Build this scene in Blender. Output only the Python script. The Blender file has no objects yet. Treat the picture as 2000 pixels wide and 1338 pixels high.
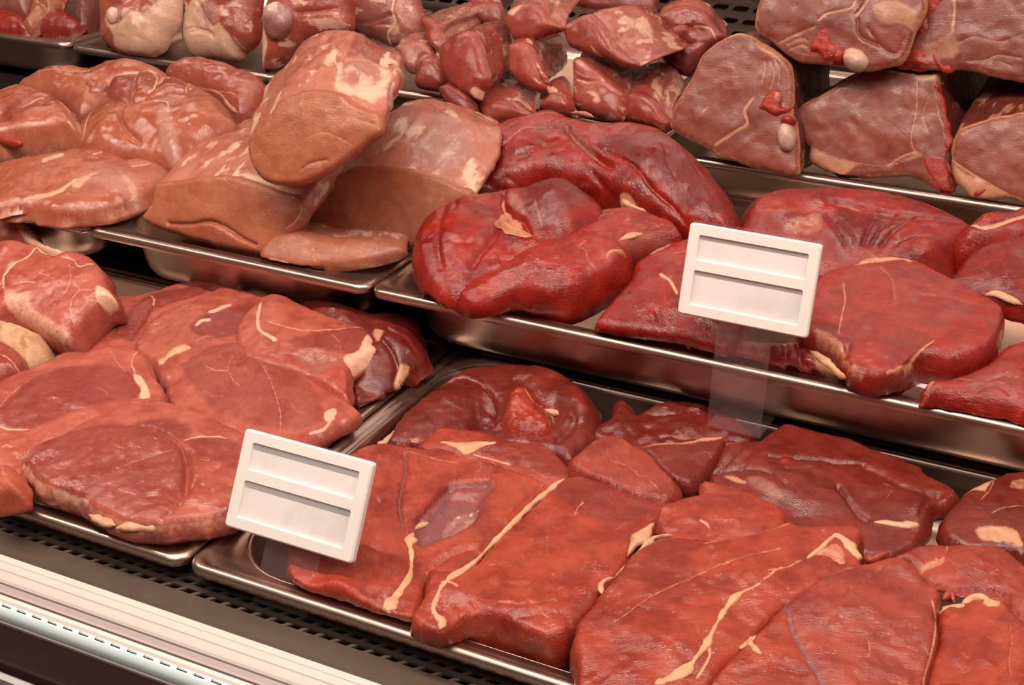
import bpy, bmesh, math, random
import numpy as np
from mathutils import Vector, Matrix, noise, geometry
SC = bpy.context.scene
COL = SC.collection
random.seed(5)
# ------------------------------------------------------------------ camera
F_PX, CX, CY, HY, VY = 2870.0, 1000.0, 669.0, -700.0, 2630.0
ZC = 1.40                                   # camera height above the shop floor
_p = math.atan2(CY - HY, F_PX)
def _n(v): return v / np.linalg.norm(v)
YW = _n(np.array([(VY - CX) / F_PX, (CY - HY) / F_PX, 1.0]))
ZW = np.array([0, math.cos(_p), -math.sin(_p)])
XW = np.cross(YW, ZW)
if XW[0] < 0: XW = -XW
XW = _n(XW)
BAS = np.array([XW, YW, ZW])                # rows: world axes written in camera (right, up, forward)
CAM = np.array([0, 0, ZC])
def ray(u, v):
    return BAS @ np.array([(u - CX) / F_PX, (CY - v) / F_PX, 1.0])
def rays(px):
    px = np.asarray(px, float)
    d = np.stack([(px[:, 0] - CX) / F_PX, (CY - px[:, 1]) / F_PX, np.ones(len(px))], 1)
    return d @ BAS.T
def to_px(P):
    q = (np.asarray(P, float) - CAM) @ BAS
    return np.stack([CX + F_PX * q[:, 0] / q[:, 2], CY - F_PX * q[:, 1] / q[:, 2]], 1)
def onz(u, v, z):                           # point of the place seen at (u, v), at height z below eye level
    r = ray(u, v); return r * (z / r[2]) + CAM
def ony(u, v, y):
    r = ray(u, v); return r * (y / r[1]) + CAM
def T(x0, y0, pts):                         # points read in a 4x crop
    return [(x0 + a / 3.994, y0 + b / 3.994) for a, b in pts]

cam_d = bpy.data.cameras.new('camera'); cam = bpy.data.objects.new('camera', cam_d); COL.objects.link(cam)
cam_d.sensor_width = 36.0; cam_d.lens = F_PX / 2000 * 36.0; cam_d.clip_start = 0.02
cam.matrix_world = Matrix(((BAS[0][0], BAS[0][1], -BAS[0][2], 0), (BAS[1][0], BAS[1][1], -BAS[1][2], 0),
                           (BAS[2][0], BAS[2][1], -BAS[2][2], ZC), (0, 0, 0, 1)))
SC.camera = cam

# ------------------------------------------------------------------ materials
def lin(c):
    return tuple(((x / 255) / 12.92 if x <= 10 else ((x / 255 + .055) / 1.055) ** 2.4) for x in c) + (1.0,)
class NT:
    def __init__(s, name):
        s.m = bpy.data.materials.new(name); s.m.use_nodes = True
        s.t = s.m.node_tree; s.t.nodes.clear()
        s.out = s.t.nodes.new('ShaderNodeOutputMaterial')
    def n(s, k, **kw):
        o = s.t.nodes.new(k)
        for a, b in kw.items(): setattr(o, a, b)
        return o
    def l(s, a, b): s.t.links.new(a, b)
    def math(s, op, a, b=None, c=None, clamp=False):
        o = s.n('ShaderNodeMath', operation=op, use_clamp=clamp)
        for i, x in enumerate((a, b, c)):
            if x is None: continue
            if isinstance(x, (int, float)): o.inputs[i].default_value = x
            else: s.l(x, o.inputs[i])
        return o.outputs[0]
    def mix(s, f, a, b):
        o = s.n('ShaderNodeMix', data_type='RGBA')
        for i, x in ((0, f), (6, a), (7, b)):
            if isinstance(x, (int, float)): o.inputs[i].default_value = x
            elif isinstance(x, tuple): o.inputs[i].default_value = x
            else: s.l(x, o.inputs[i])
        return o.outputs[2]
    def noise(s, vec, scale, detail=3, rough=.55):
        o = s.n('ShaderNodeTexNoise'); o.inputs['Scale'].default_value = scale
        o.inputs['Detail'].default_value = detail; o.inputs['Roughness'].default_value = rough
        if vec is not None: s.l(vec, o.inputs['Vector'])
        return o.outputs['Fac']
    def vmul(s, vec, k):
        o = s.n('ShaderNodeVectorMath', operation='MULTIPLY'); s.l(vec, o.inputs[0]); o.inputs[1].default_value = k
        return o.outputs[0]
    def ramp(s, f, a, b):
        o = s.n('ShaderNodeMapRange', interpolation_type='SMOOTHSTEP'); s.l(f, o.inputs[0])
        o.inputs[1].default_value = a; o.inputs[2].default_value = b
        return o.outputs[0]

MATS = {}
def meat(name, c1, c2, alt, fat=(208, 150, 116), memb=(150, 94, 84), red=(160, 36, 20), marb=.0, sheath=0., rough=.3,
         bump=.5, fib=1.0, coat=.25, crease=.45, fw=.34):
    t = NT(name)
    at = t.n('ShaderNodeAttribute', attribute_name='pc').outputs['Vector']
    oi = t.n('ShaderNodeObjectInfo').outputs['Random']
    ad = t.n('ShaderNodeVectorMath', operation='ADD'); t.l(at, ad.inputs[0])
    cb = t.n('ShaderNodeCombineXYZ'); t.l(t.math('MULTIPLY', oi, 9.0), cb.inputs[0]); t.l(oi, cb.inputs[2]); t.l(cb.outputs[0], ad.inputs[1])
    vec = ad.outputs[0]
    tis = t.n('ShaderNodeAttribute', attribute_name='tissue')
    sp = t.n('ShaderNodeSeparateColor'); t.l(tis.outputs['Color'], sp.inputs[0])
    big = t.noise(vec, 48, 5, .62)
    wv = t.n('ShaderNodeTexNoise'); wv.inputs['Scale'].default_value = 55; t.l(vec, wv.inputs['Vector'])
    wa = t.n('ShaderNodeVectorMath', operation='MULTIPLY_ADD'); t.l(wv.outputs['Color'], wa.inputs[0]); wa.inputs[1].default_value = (.006, .006, .006); t.l(vec, wa.inputs[2])
    fv = t.vmul(wa.outputs[0], (120 * fib, 1250 * fib, 700 * fib))
    fibre = t.noise(fv, 1.0, 3, .6)
    grain = t.noise(vec, 820, 3, .6)
    mid = t.noise(vec, 260, 4, .65)
    col = t.mix(t.ramp(big, .36, .66), lin(c1), lin(c2))
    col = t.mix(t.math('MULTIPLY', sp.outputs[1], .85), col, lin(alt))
    # fine streaks of the grain of the muscle
    dk = tuple(x * .74 for x in c2)
    col = t.mix(t.math('MULTIPLY', t.ramp(fibre, .54, .76), .40), col, lin(dk))
    lt = (min(255, c1[0] * 1.14 + 8), c1[1] * 1.14 + 6, c1[2] * 1.12 + 4)
    col = t.mix(t.math('MULTIPLY', t.ramp(mid, .55, .75), .38), col, lin(lt))
    mv = t.vmul(vec, (70, 230, 140))
    mr = t.noise(mv, 1.0, 5, .68)
    if marb > 0:
        col = t.mix(t.math('MULTIPLY', t.ramp(mr, .635, .70), marb), col, lin(fat))
    if sheath > 0:
        sv = t.vmul(vec, (26, 60, 60))
        sh = t.noise(sv, 1.0, 5, .6)
        col = t.mix(t.math('MULTIPLY', t.ramp(sh, .56 - .1 * sheath, .62 - .1 * sheath), .8), col, lin(fat))
    col = t.mix(sp.outputs[2], col, lin(memb))
    al = t.math('SUBTRACT', 1.0, tis.outputs['Alpha'])
    col = t.mix(t.math('MULTIPLY', al, .9), col, lin(red))
    fm = t.ramp(t.math('ADD', sp.outputs[0], t.math('MULTIPLY', t.math('SUBTRACT', mid, .5), .8)), .30, .90)
    fcol = t.mix(t.ramp(mid, .4, .7), lin(fat), lin(tuple(x * .9 for x in fat)))
    col = t.mix(fm, col, fcol)
    hs = t.n('ShaderNodeHueSaturation'); t.l(col, hs.inputs['Color'])
    t.l(t.math('MULTIPLY_ADD', oi, .12, .94), hs.inputs['Value'])
    b = t.n('ShaderNodeBsdfPrincipled')
    t.l(hs.outputs[0], b.inputs['Base Color'])
    wet = t.ramp(t.noise(vec, 75, 3, .6), .40, .62)        # wet and drier patches of the cut
    rg = t.math('ADD', t.math('MULTIPLY', t.math('SUBTRACT', 1.0, wet), .22), t.math('MULTIPLY_ADD', mid, .16, rough - .20))
    t.l(rg, b.inputs['Roughness'])
    t.l(t.math('MULTIPLY_ADD', wet, coat * 1.6, coat * .3), b.inputs['Coat Weight'])
    b.inputs['Specular IOR Level'].default_value = .4
    b.inputs['Coat Roughness'].default_value = .06
    b.inputs['Subsurface Weight'].default_value = .06; b.inputs['Subsurface Radius'].default_value = (.006, .002, .0015)
    b.inputs['Subsurface Scale'].default_value = 1.0
    h = t.math('ADD', t.math('MULTIPLY', fibre, fw * 1.35), t.math('ADD', t.math('MULTIPLY', grain, .36), t.math('MULTIPLY', mid, .7)))
    # wrinkles and small splits between the fibres, in patches
    cr = t.math('ABSOLUTE', t.math('SUBTRACT', t.noise(t.vmul(wa.outputs[0], (75, 210, 120)), 1.0, 3, .6), .5))
    cm = t.math('MULTIPLY', t.math('SUBTRACT', 1.0, t.ramp(cr, .0, .035)), t.ramp(t.noise(vec, 52, 2), .50, .62))
    h = t.math('SUBTRACT', h, t.math('MULTIPLY', cm, crease))
    bp = t.n('ShaderNodeBump'); bp.inputs['Strength'].default_value = bump; bp.inputs['Distance'].default_value = .0022
    t.l(h, bp.inputs['Height']); t.l(bp.outputs[0], b.inputs['Normal']); t.l(bp.outputs[0], b.inputs['Coat Normal'])
    t.l(b.outputs[0], t.out.inputs[0])
    MATS[name] = t.m
    return t.m

def plain(name, c, rough=.5, metal=0., bump=0., bscale=400, var=.0, vscale=30, c2=None, stretch=(1, 1, 1), spec=.5, coat=0.):
    t = NT(name)
    tc = t.n('ShaderNodeTexCoord').outputs['Object']
    b = t.n('ShaderNodeBsdfPrincipled')
    v = t.vmul(tc, stretch)
    if var > 0:
        t.l(t.mix(t.math('MULTIPLY', t.ramp(t.noise(v, vscale, 5, .62), .45, .72), var), lin(c), lin(c2 or tuple(x * .7 for x in c))), b.inputs['Base Color'])
        t.l(t.math('MULTIPLY_ADD', t.noise(v, vscale * 3, 4), .25, rough - .1), b.inputs['Roughness'])
    else:
        b.inputs['Base Color'].default_value = lin(c); b.inputs['Roughness'].default_value = rough
    b.inputs['Metallic'].default_value = metal; b.inputs['Specular IOR Level'].default_value = spec
    b.inputs['Coat Weight'].default_value = coat
    if bump > 0:
        bp = t.n('ShaderNodeBump'); bp.inputs['Strength'].default_value = bump; bp.inputs['Distance'].default_value = .001
        t.l(t.noise(v, bscale, 3), bp.inputs['Height']); t.l(bp.outputs[0], b.inputs['Normal'])
    t.l(b.outputs[0], t.out.inputs[0])
    MATS[name] = t.m
    return t.m

def clear_plastic():
    t = NT('clear_plastic')
    tr = t.n('ShaderNodeBsdfTransparent'); tr.inputs[0].default_value = (.99, .975, .975, 1)
    gl = t.n('ShaderNodeBsdfGlossy'); gl.inputs['Roughness'].default_value = .12
    df = t.n('ShaderNodeBsdfDiffuse'); df.inputs[0].default_value = lin((226, 190, 190))
    fr = t.n('ShaderNodeFresnel'); fr.inputs[0].default_value = 1.46
    m1 = t.n('ShaderNodeMixShader'); m1.inputs[0].default_value = .035
    t.l(tr.outputs[0], m1.inputs[1]); t.l(df.outputs[0], m1.inputs[2])
    m2 = t.n('ShaderNodeMixShader'); bf = t.n('ShaderNodeNewGeometry').outputs['Backfacing']; t.l(t.math('MULTIPLY', fr.outputs[0], t.math('SUBTRACT', .9, t.math('MULTIPLY', bf, .9))), m2.inputs[0])
    t.l(m1.outputs[0], m2.inputs[1]); t.l(gl.outputs[0], m2.inputs[2]); t.l(m2.outputs[0], t.out.inputs[0])
    MATS['clear_plastic'] = t.m

# ------------------------------------------------------------------ tissue painting (marks of the meat, and some painted shade)
def seg_dist(P, A, B):
    d = B - A; L = (d * d).sum(1); L[L == 0] = 1e-12
    t = np.clip(((P[:, None, :] - A[None]) * d[None]).sum(2) / L[None], 0, 1)
    q = A[None] + t[..., None] * d[None]
    return np.sqrt(((P[:, None, :] - q) ** 2).sum(2))
def poly_d(P, pts, closed):
    A = np.asarray(pts, float); out = np.empty(len(P))
    B = np.roll(A, -1, 0) if closed else A[1:]
    if not closed: A = A[:-1]
    for i in range(0, len(P), 4000): out[i:i + 4000] = seg_dist(P[i:i + 4000], A, B).min(1)
    return out
def inside(P, pts):
    A = np.asarray(pts, float); B = np.roll(A, -1, 0); r = np.zeros(len(P), bool)
    for (x0, y0), (x1, y1) in zip(A, B):
        c = (y0 > P[:, 1]) != (y1 > P[:, 1])
        with np.errstate(divide='ignore', invalid='ignore'):
            r ^= c & (P[:, 0] < (x1 - x0) * (P[:, 1] - y0) / (y1 - y0 if y1 != y0 else 1e-9) + x0)
    return r
def sstep(x): x = np.clip(x, 0, 1); return x * x * (3 - 2 * x)
CH = {'F': 0, 'A': 1, 'M': 2, 'R': 3}
def smooth_line(pts, n=6):
    P = [np.array(p, float) for p in pts]
    if len(P) < 3: return [P[0] + (P[-1] - P[0]) * k / n for k in range(n + 1)]
    P = [2 * P[0] - P[1]] + P + [2 * P[-1] - P[-2]]; out = []
    for i in range(1, len(P) - 2):
        p0, p1, p2, p3 = P[i - 1:i + 3]
        for k in range(n):
            t = k / n
            out.append(.5 * ((2 * p1) + (p2 - p0) * t + (2 * p0 - 5 * p1 + 4 * p2 - p3) * t * t + (3 * p1 - p0 - 3 * p2 + p3) * t ** 3))
    out.append(P[-2]); return out
def close_smooth(pts, n=5):
    P = [np.array(p, float) for p in pts]; N = len(P)
    out = []
    for i in range(N):
        p0, p1, p2, p3 = P[i - 1], P[i], P[(i + 1) % N], P[(i + 2) % N]
        m1, m2 = (p2 - p0) * .38, (p3 - p1) * .38
        for k in range(n):
            t = k / n; t2 = t * t; t3 = t2 * t
            out.append((2 * t3 - 3 * t2 + 1) * p1 + (t3 - 2 * t2 + t) * m1 + (-2 * t3 + 3 * t2) * p2 + (t3 - t2) * m2)
    return out
def paint(px, lines, regions, base):
    C = np.tile(np.array(base, float), (len(px), 1)); G = np.zeros(len(px))
    for r in regions:                      # (polygon px, channel, amount, softness px, height mm)
        pl = np.array(close_smooth(r[0], 4)); ch = CH[r[1]]; soft = r[3] if len(r) > 3 else 8
        d = poly_d(px, pl, True) * np.where(inside(px, pl), 1, -1)
        w = sstep(d / soft + .5)
        C[:, ch] = C[:, ch] * (1 - w) + r[2] * w
        if r[1] in 'MR': C[:, 0] *= (1 - w)
        if len(r) > 4: G += r[4] * .001 * sstep(d / (soft * 2.5) + .3)
    for ln in lines:                       # (points px, width px, channel or '', groove mm)
        pl = np.array(smooth_line(ln[0])); w = ln[1]
        d = poly_d(px, pl, False)
        if ln[2]: C[:, CH[ln[2]]] = np.maximum(C[:, CH[ln[2]]], np.clip(1.3 - d / w, 0, 1) * min(1.0, .42 + .16 * w))
        if len(ln) > 3: G -= ln[3] * .001 * np.exp(-(d / (w * 1.3)) ** 2)
    return np.clip(C, 0, 1), G

# ------------------------------------------------------------------ mesh helpers
def noise_arr(P, sc, seed, octv=3):
    o = Vector((seed * 3.17, seed * 1.31, seed * 7.7)); out = np.empty(len(P))
    for i, p in enumerate(P):
        v = Vector(p) * sc + o; s = noise.noise(v); a = .5
        for _ in range(octv - 1):
            v = v * 2.1; s += a * noise.noise(v); a *= .5
        out[i] = s
    return out
def link(name, verts, faces, mat, parent=None, C=None, PC=None, smooth=True, mats=None):
    me = bpy.data.meshes.new(name)
    me.from_pydata([tuple(map(float, v)) for v in verts], [], [tuple(map(int, f)) for f in faces])
    o = bpy.data.objects.new(name, me); COL.objects.link(o)
    if mat: me.materials.append(MATS[mat])
    if smooth: me.polygons.foreach_set('use_smooth', [True] * len(me.polygons))
    if C is not None:
        a = me.attributes.new('tissue', 'FLOAT_COLOR', 'POINT')
        c = np.array(C, float).copy(); c[:, 3] = 1 - c[:, 3]
        a.data.foreach_set('color', c.ravel())
    if PC is not None:
        a = me.attributes.new('pc', 'FLOAT_VECTOR', 'POINT'); a.data.foreach_set('vector', np.array(PC, float).ravel())
    if parent: o.parent = parent
    me.update()
    return o
def tag(o, label, cat, group=None, kind=None):
    o['label'] = label; o['category'] = cat
    if group: o['group'] = group
    if kind: o['kind'] = kind
    return o
def empty(name, loc=(0, 0, 0)):
    o = bpy.data.objects.new(name, None); COL.objects.link(o); o.location = loc; o.empty_display_size = .02
    return o
def resample(P, step):
    P = np.array(P); Q = np.vstack([P, P[:1]]); d = np.sqrt(((Q[1:] - Q[:-1]) ** 2).sum(1)); s = np.concatenate([[0], np.cumsum(d)])
    n = max(16, int(s[-1] / step)); t = np.linspace(0, s[-1], n, endpoint=False)
    return np.stack([np.interp(t, s, Q[:, i]) for i in range(P.shape[1])], 1)
def area2(P):
    x, y = P[:, 0], P[:, 1]; return .5 * (x * np.roll(y, -1) - np.roll(x, -1) * y).sum()

class Sheet:
    """The traced outline on its own plane in the place, filled with points."""
    def __init__(s, px, p0, nrm, step, ragged, seed, lines=()):
        s.p0 = np.array(p0); s.n = _n(np.array(nrm, float)); s.seed = seed
        ex = np.array([1.0, 0, 0]); ex = _n(ex - s.n * (ex @ s.n)); ey = np.cross(s.n, ex)
        s.ex, s.ey = ex, ey
        b = s.plane(np.array(close_smooth(px, 5)))
        b = resample(b, step * 1.15)
        if area2(b) < 0: b = b[::-1]
        if ragged:
            nx = noise_arr(np.c_[b, np.zeros(len(b))], 160, seed, 3); 
            tn = np.roll(b, -1, 0) - np.roll(b, 1, 0); nn = np.c_[tn[:, 1], -tn[:, 0]]; nn /= np.linalg.norm(nn, axis=1)[:, None] + 1e-9
            b = b + nn * (nx * ragged)[:, None]
        s.b = b
        lo, hi = b.min(0), b.max(0); g = []
        yy = lo[1]; k = 0
        while yy < hi[1]:
            xs = np.arange(lo[0] + (step / 2 if k % 2 else 0), hi[0], step); g.append(np.c_[xs, np.full(len(xs), yy)]); yy += step * .87; k += 1
        g = np.vstack(g); g = g[inside(g, b)]; g = g[poly_d(g, b, True) > step * .6]
        ex_ = []
        for ln in lines:
            pl = s.plane(np.array(smooth_line(ln[0]))); 
            d = np.sqrt(((pl[1:] - pl[:-1]) ** 2).sum(1)); t = np.concatenate([[0], np.cumsum(d)])
            q = np.arange(0, t[-1], step * .6)
            c = np.stack([np.interp(q, t, pl[:, i]) for i in (0, 1)], 1)
            tn = np.gradient(c, axis=0) if len(c) > 2 else np.tile([1., 0], (len(c), 1)); tn /= np.linalg.norm(tn, axis=1)[:, None] + 1e-9
            nn = np.c_[-tn[:, 1], tn[:, 0]]
            sc = np.linalg.norm(ray(*ln[0][0]) * (np.linalg.norm(s.p0 - CAM) / np.linalg.norm(ray(*ln[0][0])))) / F_PX
            for k in (-1.3, -.7, 0, .7, 1.3): ex_.append(c + nn * (ln[1] * sc * k))
        if ex_:
            e = np.vstack(ex_); e = e[inside(e, b)]
            if len(e):
                e = e[poly_d(e, b, True) > step * .4]
                keep = {}; 
                for p in e: keep.setdefault((round(p[0] / (step * .28)), round(p[1] / (step * .28))), p)
                g = np.vstack([g, np.array(list(keep.values()))]) if keep else g
        pts = [Vector((float(a), float(c))) for a, c in np.vstack([b, g])]
        nb = len(b)
        r = geometry.delaunay_2d_cdt(pts, [(i, (i + 1) % nb) for i in range(nb)], [], 1, 1e-7)
        s.v = np.array([tuple(x) for x in r[0]]); s.f = [list(x) for x in r[2]]
        s.ring = [None] * nb
        for i, o in enumerate(r[3]):
            for k in o:
                if k < nb: s.ring[k] = i
        last = next(x for x in s.ring if x is not None)
        for i in range(nb):
            if s.ring[i] is None: s.ring[i] = last
            last = s.ring[i]
        s.d = poly_d(s.v, b, True)
        s.flat = s.world(s.v)
        s.px = to_px(s.flat)
    def plane(s, px):
        r = rays(px); t = ((s.p0 - CAM) @ s.n) / (r @ s.n); P = r * t[:, None] + CAM - s.p0
        return np.c_[P @ s.ex, P @ s.ey]
    def world(s, v, h=None):
        P = s.p0 + v[:, :1] * s.ex + v[:, 1:2] * s.ey
        return P if h is None else P + np.asarray(h)[:, None] * s.n

PIECES = {}
TR = {}                                    # tray name -> (x0, x1, y0, y1, rim height, floor height)
def contain(V, key, rest):
    """Keep the lower part of a piece inside its tray: against the walls, on the floor, or lying on the flat rim."""
    x0, x1, y0, y1, zr, zf = TR[key]; V = V.copy(); below = V[:, 2] < zr + .0008
    dz = np.clip((zr - V[:, 2]) / (zr - zf), 0, 1); m = .0165 + .010 * dz
    xl, xh, yl, yh = x0 + m, x1 - m, y0 + m, y1 - m
    out = (V[:, 0] < xl) | (V[:, 0] > xh) | (V[:, 1] < yl) | (V[:, 1] > yh)
    if rest:
        k = below & out; V[k, 2] = zr + .0009
    else:
        V[:, 0] = np.where(below, np.clip(V[:, 0], xl, xh), V[:, 0]); V[:, 1] = np.where(below, np.clip(V[:, 1], yl, yh), V[:, 1])
    if not rest:
        rc = .034; cx = np.where(V[:, 0] < (x0 + x1) / 2, xl + rc, xh - rc); cy = np.where(V[:, 1] < (y0 + y1) / 2, yl + rc, yh - rc)
        dx, dy = V[:, 0] - cx, V[:, 1] - cy; q = np.hypot(dx, dy) + 1e-9
        k = below & (dx * np.where(V[:, 0] < (x0 + x1) / 2, -1, 1) > 0) & (dy * np.where(V[:, 1] < (y0 + y1) / 2, -1, 1) > 0) & (q > rc)
        V[k, 0] = cx[k] + dx[k] / q[k] * rc; V[k, 1] = cy[k] + dy[k] / q[k] * rc
    V[:, 2] = np.maximum(V[:, 2], zf + .0010)
    return V
def steak(key, name, px, anchor, sy=.1, sx=0., t=.02, e=.005, dome=.004, mat='beef', label=None, cat='meat', group=None, lines=(), regions=(),
          bumps=(), ang=0., step=.0019, ragged=.0006, lump=.0016, side=(0, 0, 0, 0), base=(0, 0, 0, 0), parent=None, bulge=.0015, on=None, off=0.,
          nrm=None, ls=38, taper=0., tr=None, rest=False, rim=None):
    seed = len(PIECES) * 1.7 + 1
    if on:
        P = PIECES[on]; p0 = P['sheet'].p0; n = P['sheet'].n
    else:
        p0 = onz(*anchor); n = nrm or (-sx, -sy, 1.0)
    S = Sheet(px, p0, n, step, ragged, seed, lines)
    d = S.d; k = np.clip(d / e, 0, 1)
    h = -e * (1 - np.sqrt(np.clip(1 - (1 - k) ** 2, 0, 1)))
    dm = max(d.max(), 1e-4)
    h += dome * (1 - (1 - d / dm) ** 2)
    w = sstep(d / (e + .002))
    P3 = np.c_[S.v, np.zeros(len(S.v))]
    h += w * lump * noise_arr(P3, ls, seed, 3) + .35 * lump * noise_arr(P3, ls * 4, seed + 3, 2)
    C, G = paint(S.px, lines, regions, base)
    if rim: C[:, 0] = np.maximum(C[:, 0], rim[1] * np.clip(1.25 - d / rim[0] * (1 + .5 * noise_arr(P3, 120, seed, 2)), 0, 1))
    h += G * (.35 + .65 * w)
    for bu in bumps:                       # (u, v, radius px, height mm[, v-scale])
        q = S.plane(np.array([[bu[0], bu[1]], [bu[0] + bu[2], bu[1]], [bu[0], bu[1] + bu[2] * (bu[4] if len(bu) > 4 else .6)]]))
        A = np.array([q[1] - q[0], q[2] - q[0]]).T
        z = np.linalg.solve(A, (S.v - q[0]).T); h += w * bu[3] * .001 * np.exp(-(z ** 2).sum(0) * 1.1)
    if on:
        pp = PIECES[on]; hh = np.empty(len(S.v))
        for i in range(0, len(S.px), 2000):
            dd = ((S.px[i:i + 2000, None, :] - pp['px'][None]) ** 2).sum(2); hh[i:i + 2000] = pp['h'][dd.argmin(1)]
        hh = hh * .8 + hh.mean() * .2
        h = h + hh + off
    top = S.world(S.v, h)
    ring = S.ring; nb = len(ring); b2 = S.v[ring]
    tn = np.roll(b2, -1, 0) - np.roll(b2, 1, 0); nn = np.c_[tn[:, 1], -tn[:, 0]]; nn /= np.linalg.norm(nn, axis=1)[:, None] + 1e-9
    for _ in range(3): nn = (nn + np.roll(nn, 1, 0) + np.roll(nn, -1, 0)); nn /= np.linalg.norm(nn, axis=1)[:, None] + 1e-9
    hr = h[ring]; V = [top]; F = [list(f) for f in S.f]; prev = list(ring); cnt = len(top)
    Cs = [C]; PCs = [np.c_[S.v, h]]
    sid = np.clip(np.tile(np.array(side, float), (nb, 1)) + 0 * C[ring], 0, 1)
    nz = noise_arr(np.c_[b2, np.zeros(nb)], 90, seed + 9, 2)
    levels = [(.25, .8), (.55, 1.0), (.85, .3), (1.0, -1.6)]
    for li, (fr, bo) in enumerate(levels):
        z = hr * (1 - fr) - t * fr if not on else hr - t * fr
        off2 = bulge * bo * (1 + nz) - taper * fr
        vv = b2 + nn * (off2[:, None] if np.ndim(off2) else off2)
        V.append(S.world(vv, z)); idx = list(range(cnt, cnt + nb)); cnt += nb
        m = min(1, .5 + li * .5); Cs.append(C[ring] * (1 - m) + sid * m); PCs.append(np.c_[vv, z])
        for i in range(nb):
            j = (i + 1) % nb; F.append([prev[i], idx[i], idx[j], prev[j]])
        prev = idx
    bt = geometry.tessellate_polygon([[Vector((float(x), float(y), 0)) for x, y in vv]])
    for f in bt:
        a, b_, c = f
        A2 = (vv[b_][0] - vv[a][0]) * (vv[c][1] - vv[a][1]) - (vv[c][0] - vv[a][0]) * (vv[b_][1] - vv[a][1])
        F.append([prev[a], prev[b_], prev[c]] if A2 < 0 else [prev[a], prev[c], prev[b_]])
    V = np.vstack(V)
    if tr: V = contain(V, tr, rest)
    PC = np.vstack(PCs); ca, sa = math.cos(math.radians(ang)), math.sin(math.radians(ang))
    PC = np.c_[PC[:, 0] * ca + PC[:, 1] * sa, -PC[:, 0] * sa + PC[:, 1] * ca, PC[:, 2]]
    F = [f for f in F if len(set(f)) > 2]
    c0 = np.array(V.mean(0)); 
    par = parent if parent is not None else (PIECES[on]['obj'] if on else None)
    if par is None:
        o = link(name, V - c0, F, mat, None, np.vstack(Cs), PC); o.location = c0
        tag(o, label, cat, group)
    else:
        o = link(name, V - np.array(par.get('_o', (0, 0, 0))), F, mat, par, np.vstack(Cs), PC)
    PIECES[key] = dict(obj=o, sheet=S, px=S.px, h=h, pos=top, n=S.n, px2=to_px(top))
    if par is None: ORG[o.name] = c0
    else: ORG[o.name] = ORG[par.name]; o.matrix_parent_inverse = Matrix()
    if par is not None:
        me = o.data; c = ORG[par.name]
        co = (V - c).astype(np.float32); me.vertices.foreach_set('co', co.ravel()); me.update()
    return o
ORG = {}
def strip(key, on, px, wid, h=.0012, mat='fat_solid', name='fat_strip', sink=.4, label=None, seg=9):
    """A raised strip lying on the surface of a piece (fat seam, sinew, bone edge)."""
    P = PIECES[on]; pl = np.array(smooth_line(px, 7)); n = len(pl)
    ws = np.interp(np.linspace(0, 1, n), np.linspace(0, 1, len(wid)), wid) if isinstance(wid, (list, tuple)) else np.full(n, float(wid))
    pos = np.empty((n, 3))
    for i, p in enumerate(pl):
        d = ((P['px2'] - p) ** 2).sum(1); k = np.argpartition(d, 3)[:3]; w = 1 / (d[k] + 1); q = (P['pos'][k] * w[:, None]).sum(0) / w.sum()
        r = ray(*p); pos[i] = CAM + r * (((q - CAM) @ P['n']) / (r @ P['n']))
    for _ in range(2): pos[1:-1] = (pos[:-2] + pos[1:-1] * 2 + pos[2:]) / 4
    tn = np.gradient(pos, axis=0); tn /= np.linalg.norm(tn, axis=1)[:, None] + 1e-9
    nv = P['n']; lat = np.cross(nv, tn); lat /= np.linalg.norm(lat, axis=1)[:, None] + 1e-9
    sc = np.linalg.norm(pos - CAM, axis=1) / F_PX
    V = []; F = []; nz = noise_arr(pos, 95, len(PIECES), 3)
    for i in range(n):
        e = math.sin(math.pi * min(1, max(.12, min(i, n - 1 - i) / 4))* .5) if n > 6 else 1
        for k in range(seg):
            a = 2 * math.pi * k / seg
            V.append(pos[i] + lat[i] * (math.cos(a) * ws[i] * .56 * sc[i] * e * (1 + .8 * nz[i]) + .10 * ws[i] * sc[i] * nz[i]) + nv * (math.sin(a) * h * .62 * e - .34 * h + .2 * h * nz[i]))
    for i in range(n - 1):
        for k in range(seg):
            k2 = (k + 1) % seg; F.append([i * seg + k, i * seg + k2, (i + 1) * seg + k2, (i + 1) * seg + k])
    F.append(list(range(seg))[::-1]); F.append([(n - 1) * seg + k for k in range(seg)])
    par = P['obj']; V = np.array(V) - ORG[par.name]
    o = link(name, V, F, mat, par, np.zeros((len(V), 4)), V + 1.0); ORG[o.name] = ORG[par.name]
    if label: o['label'] = label
    return o
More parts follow.
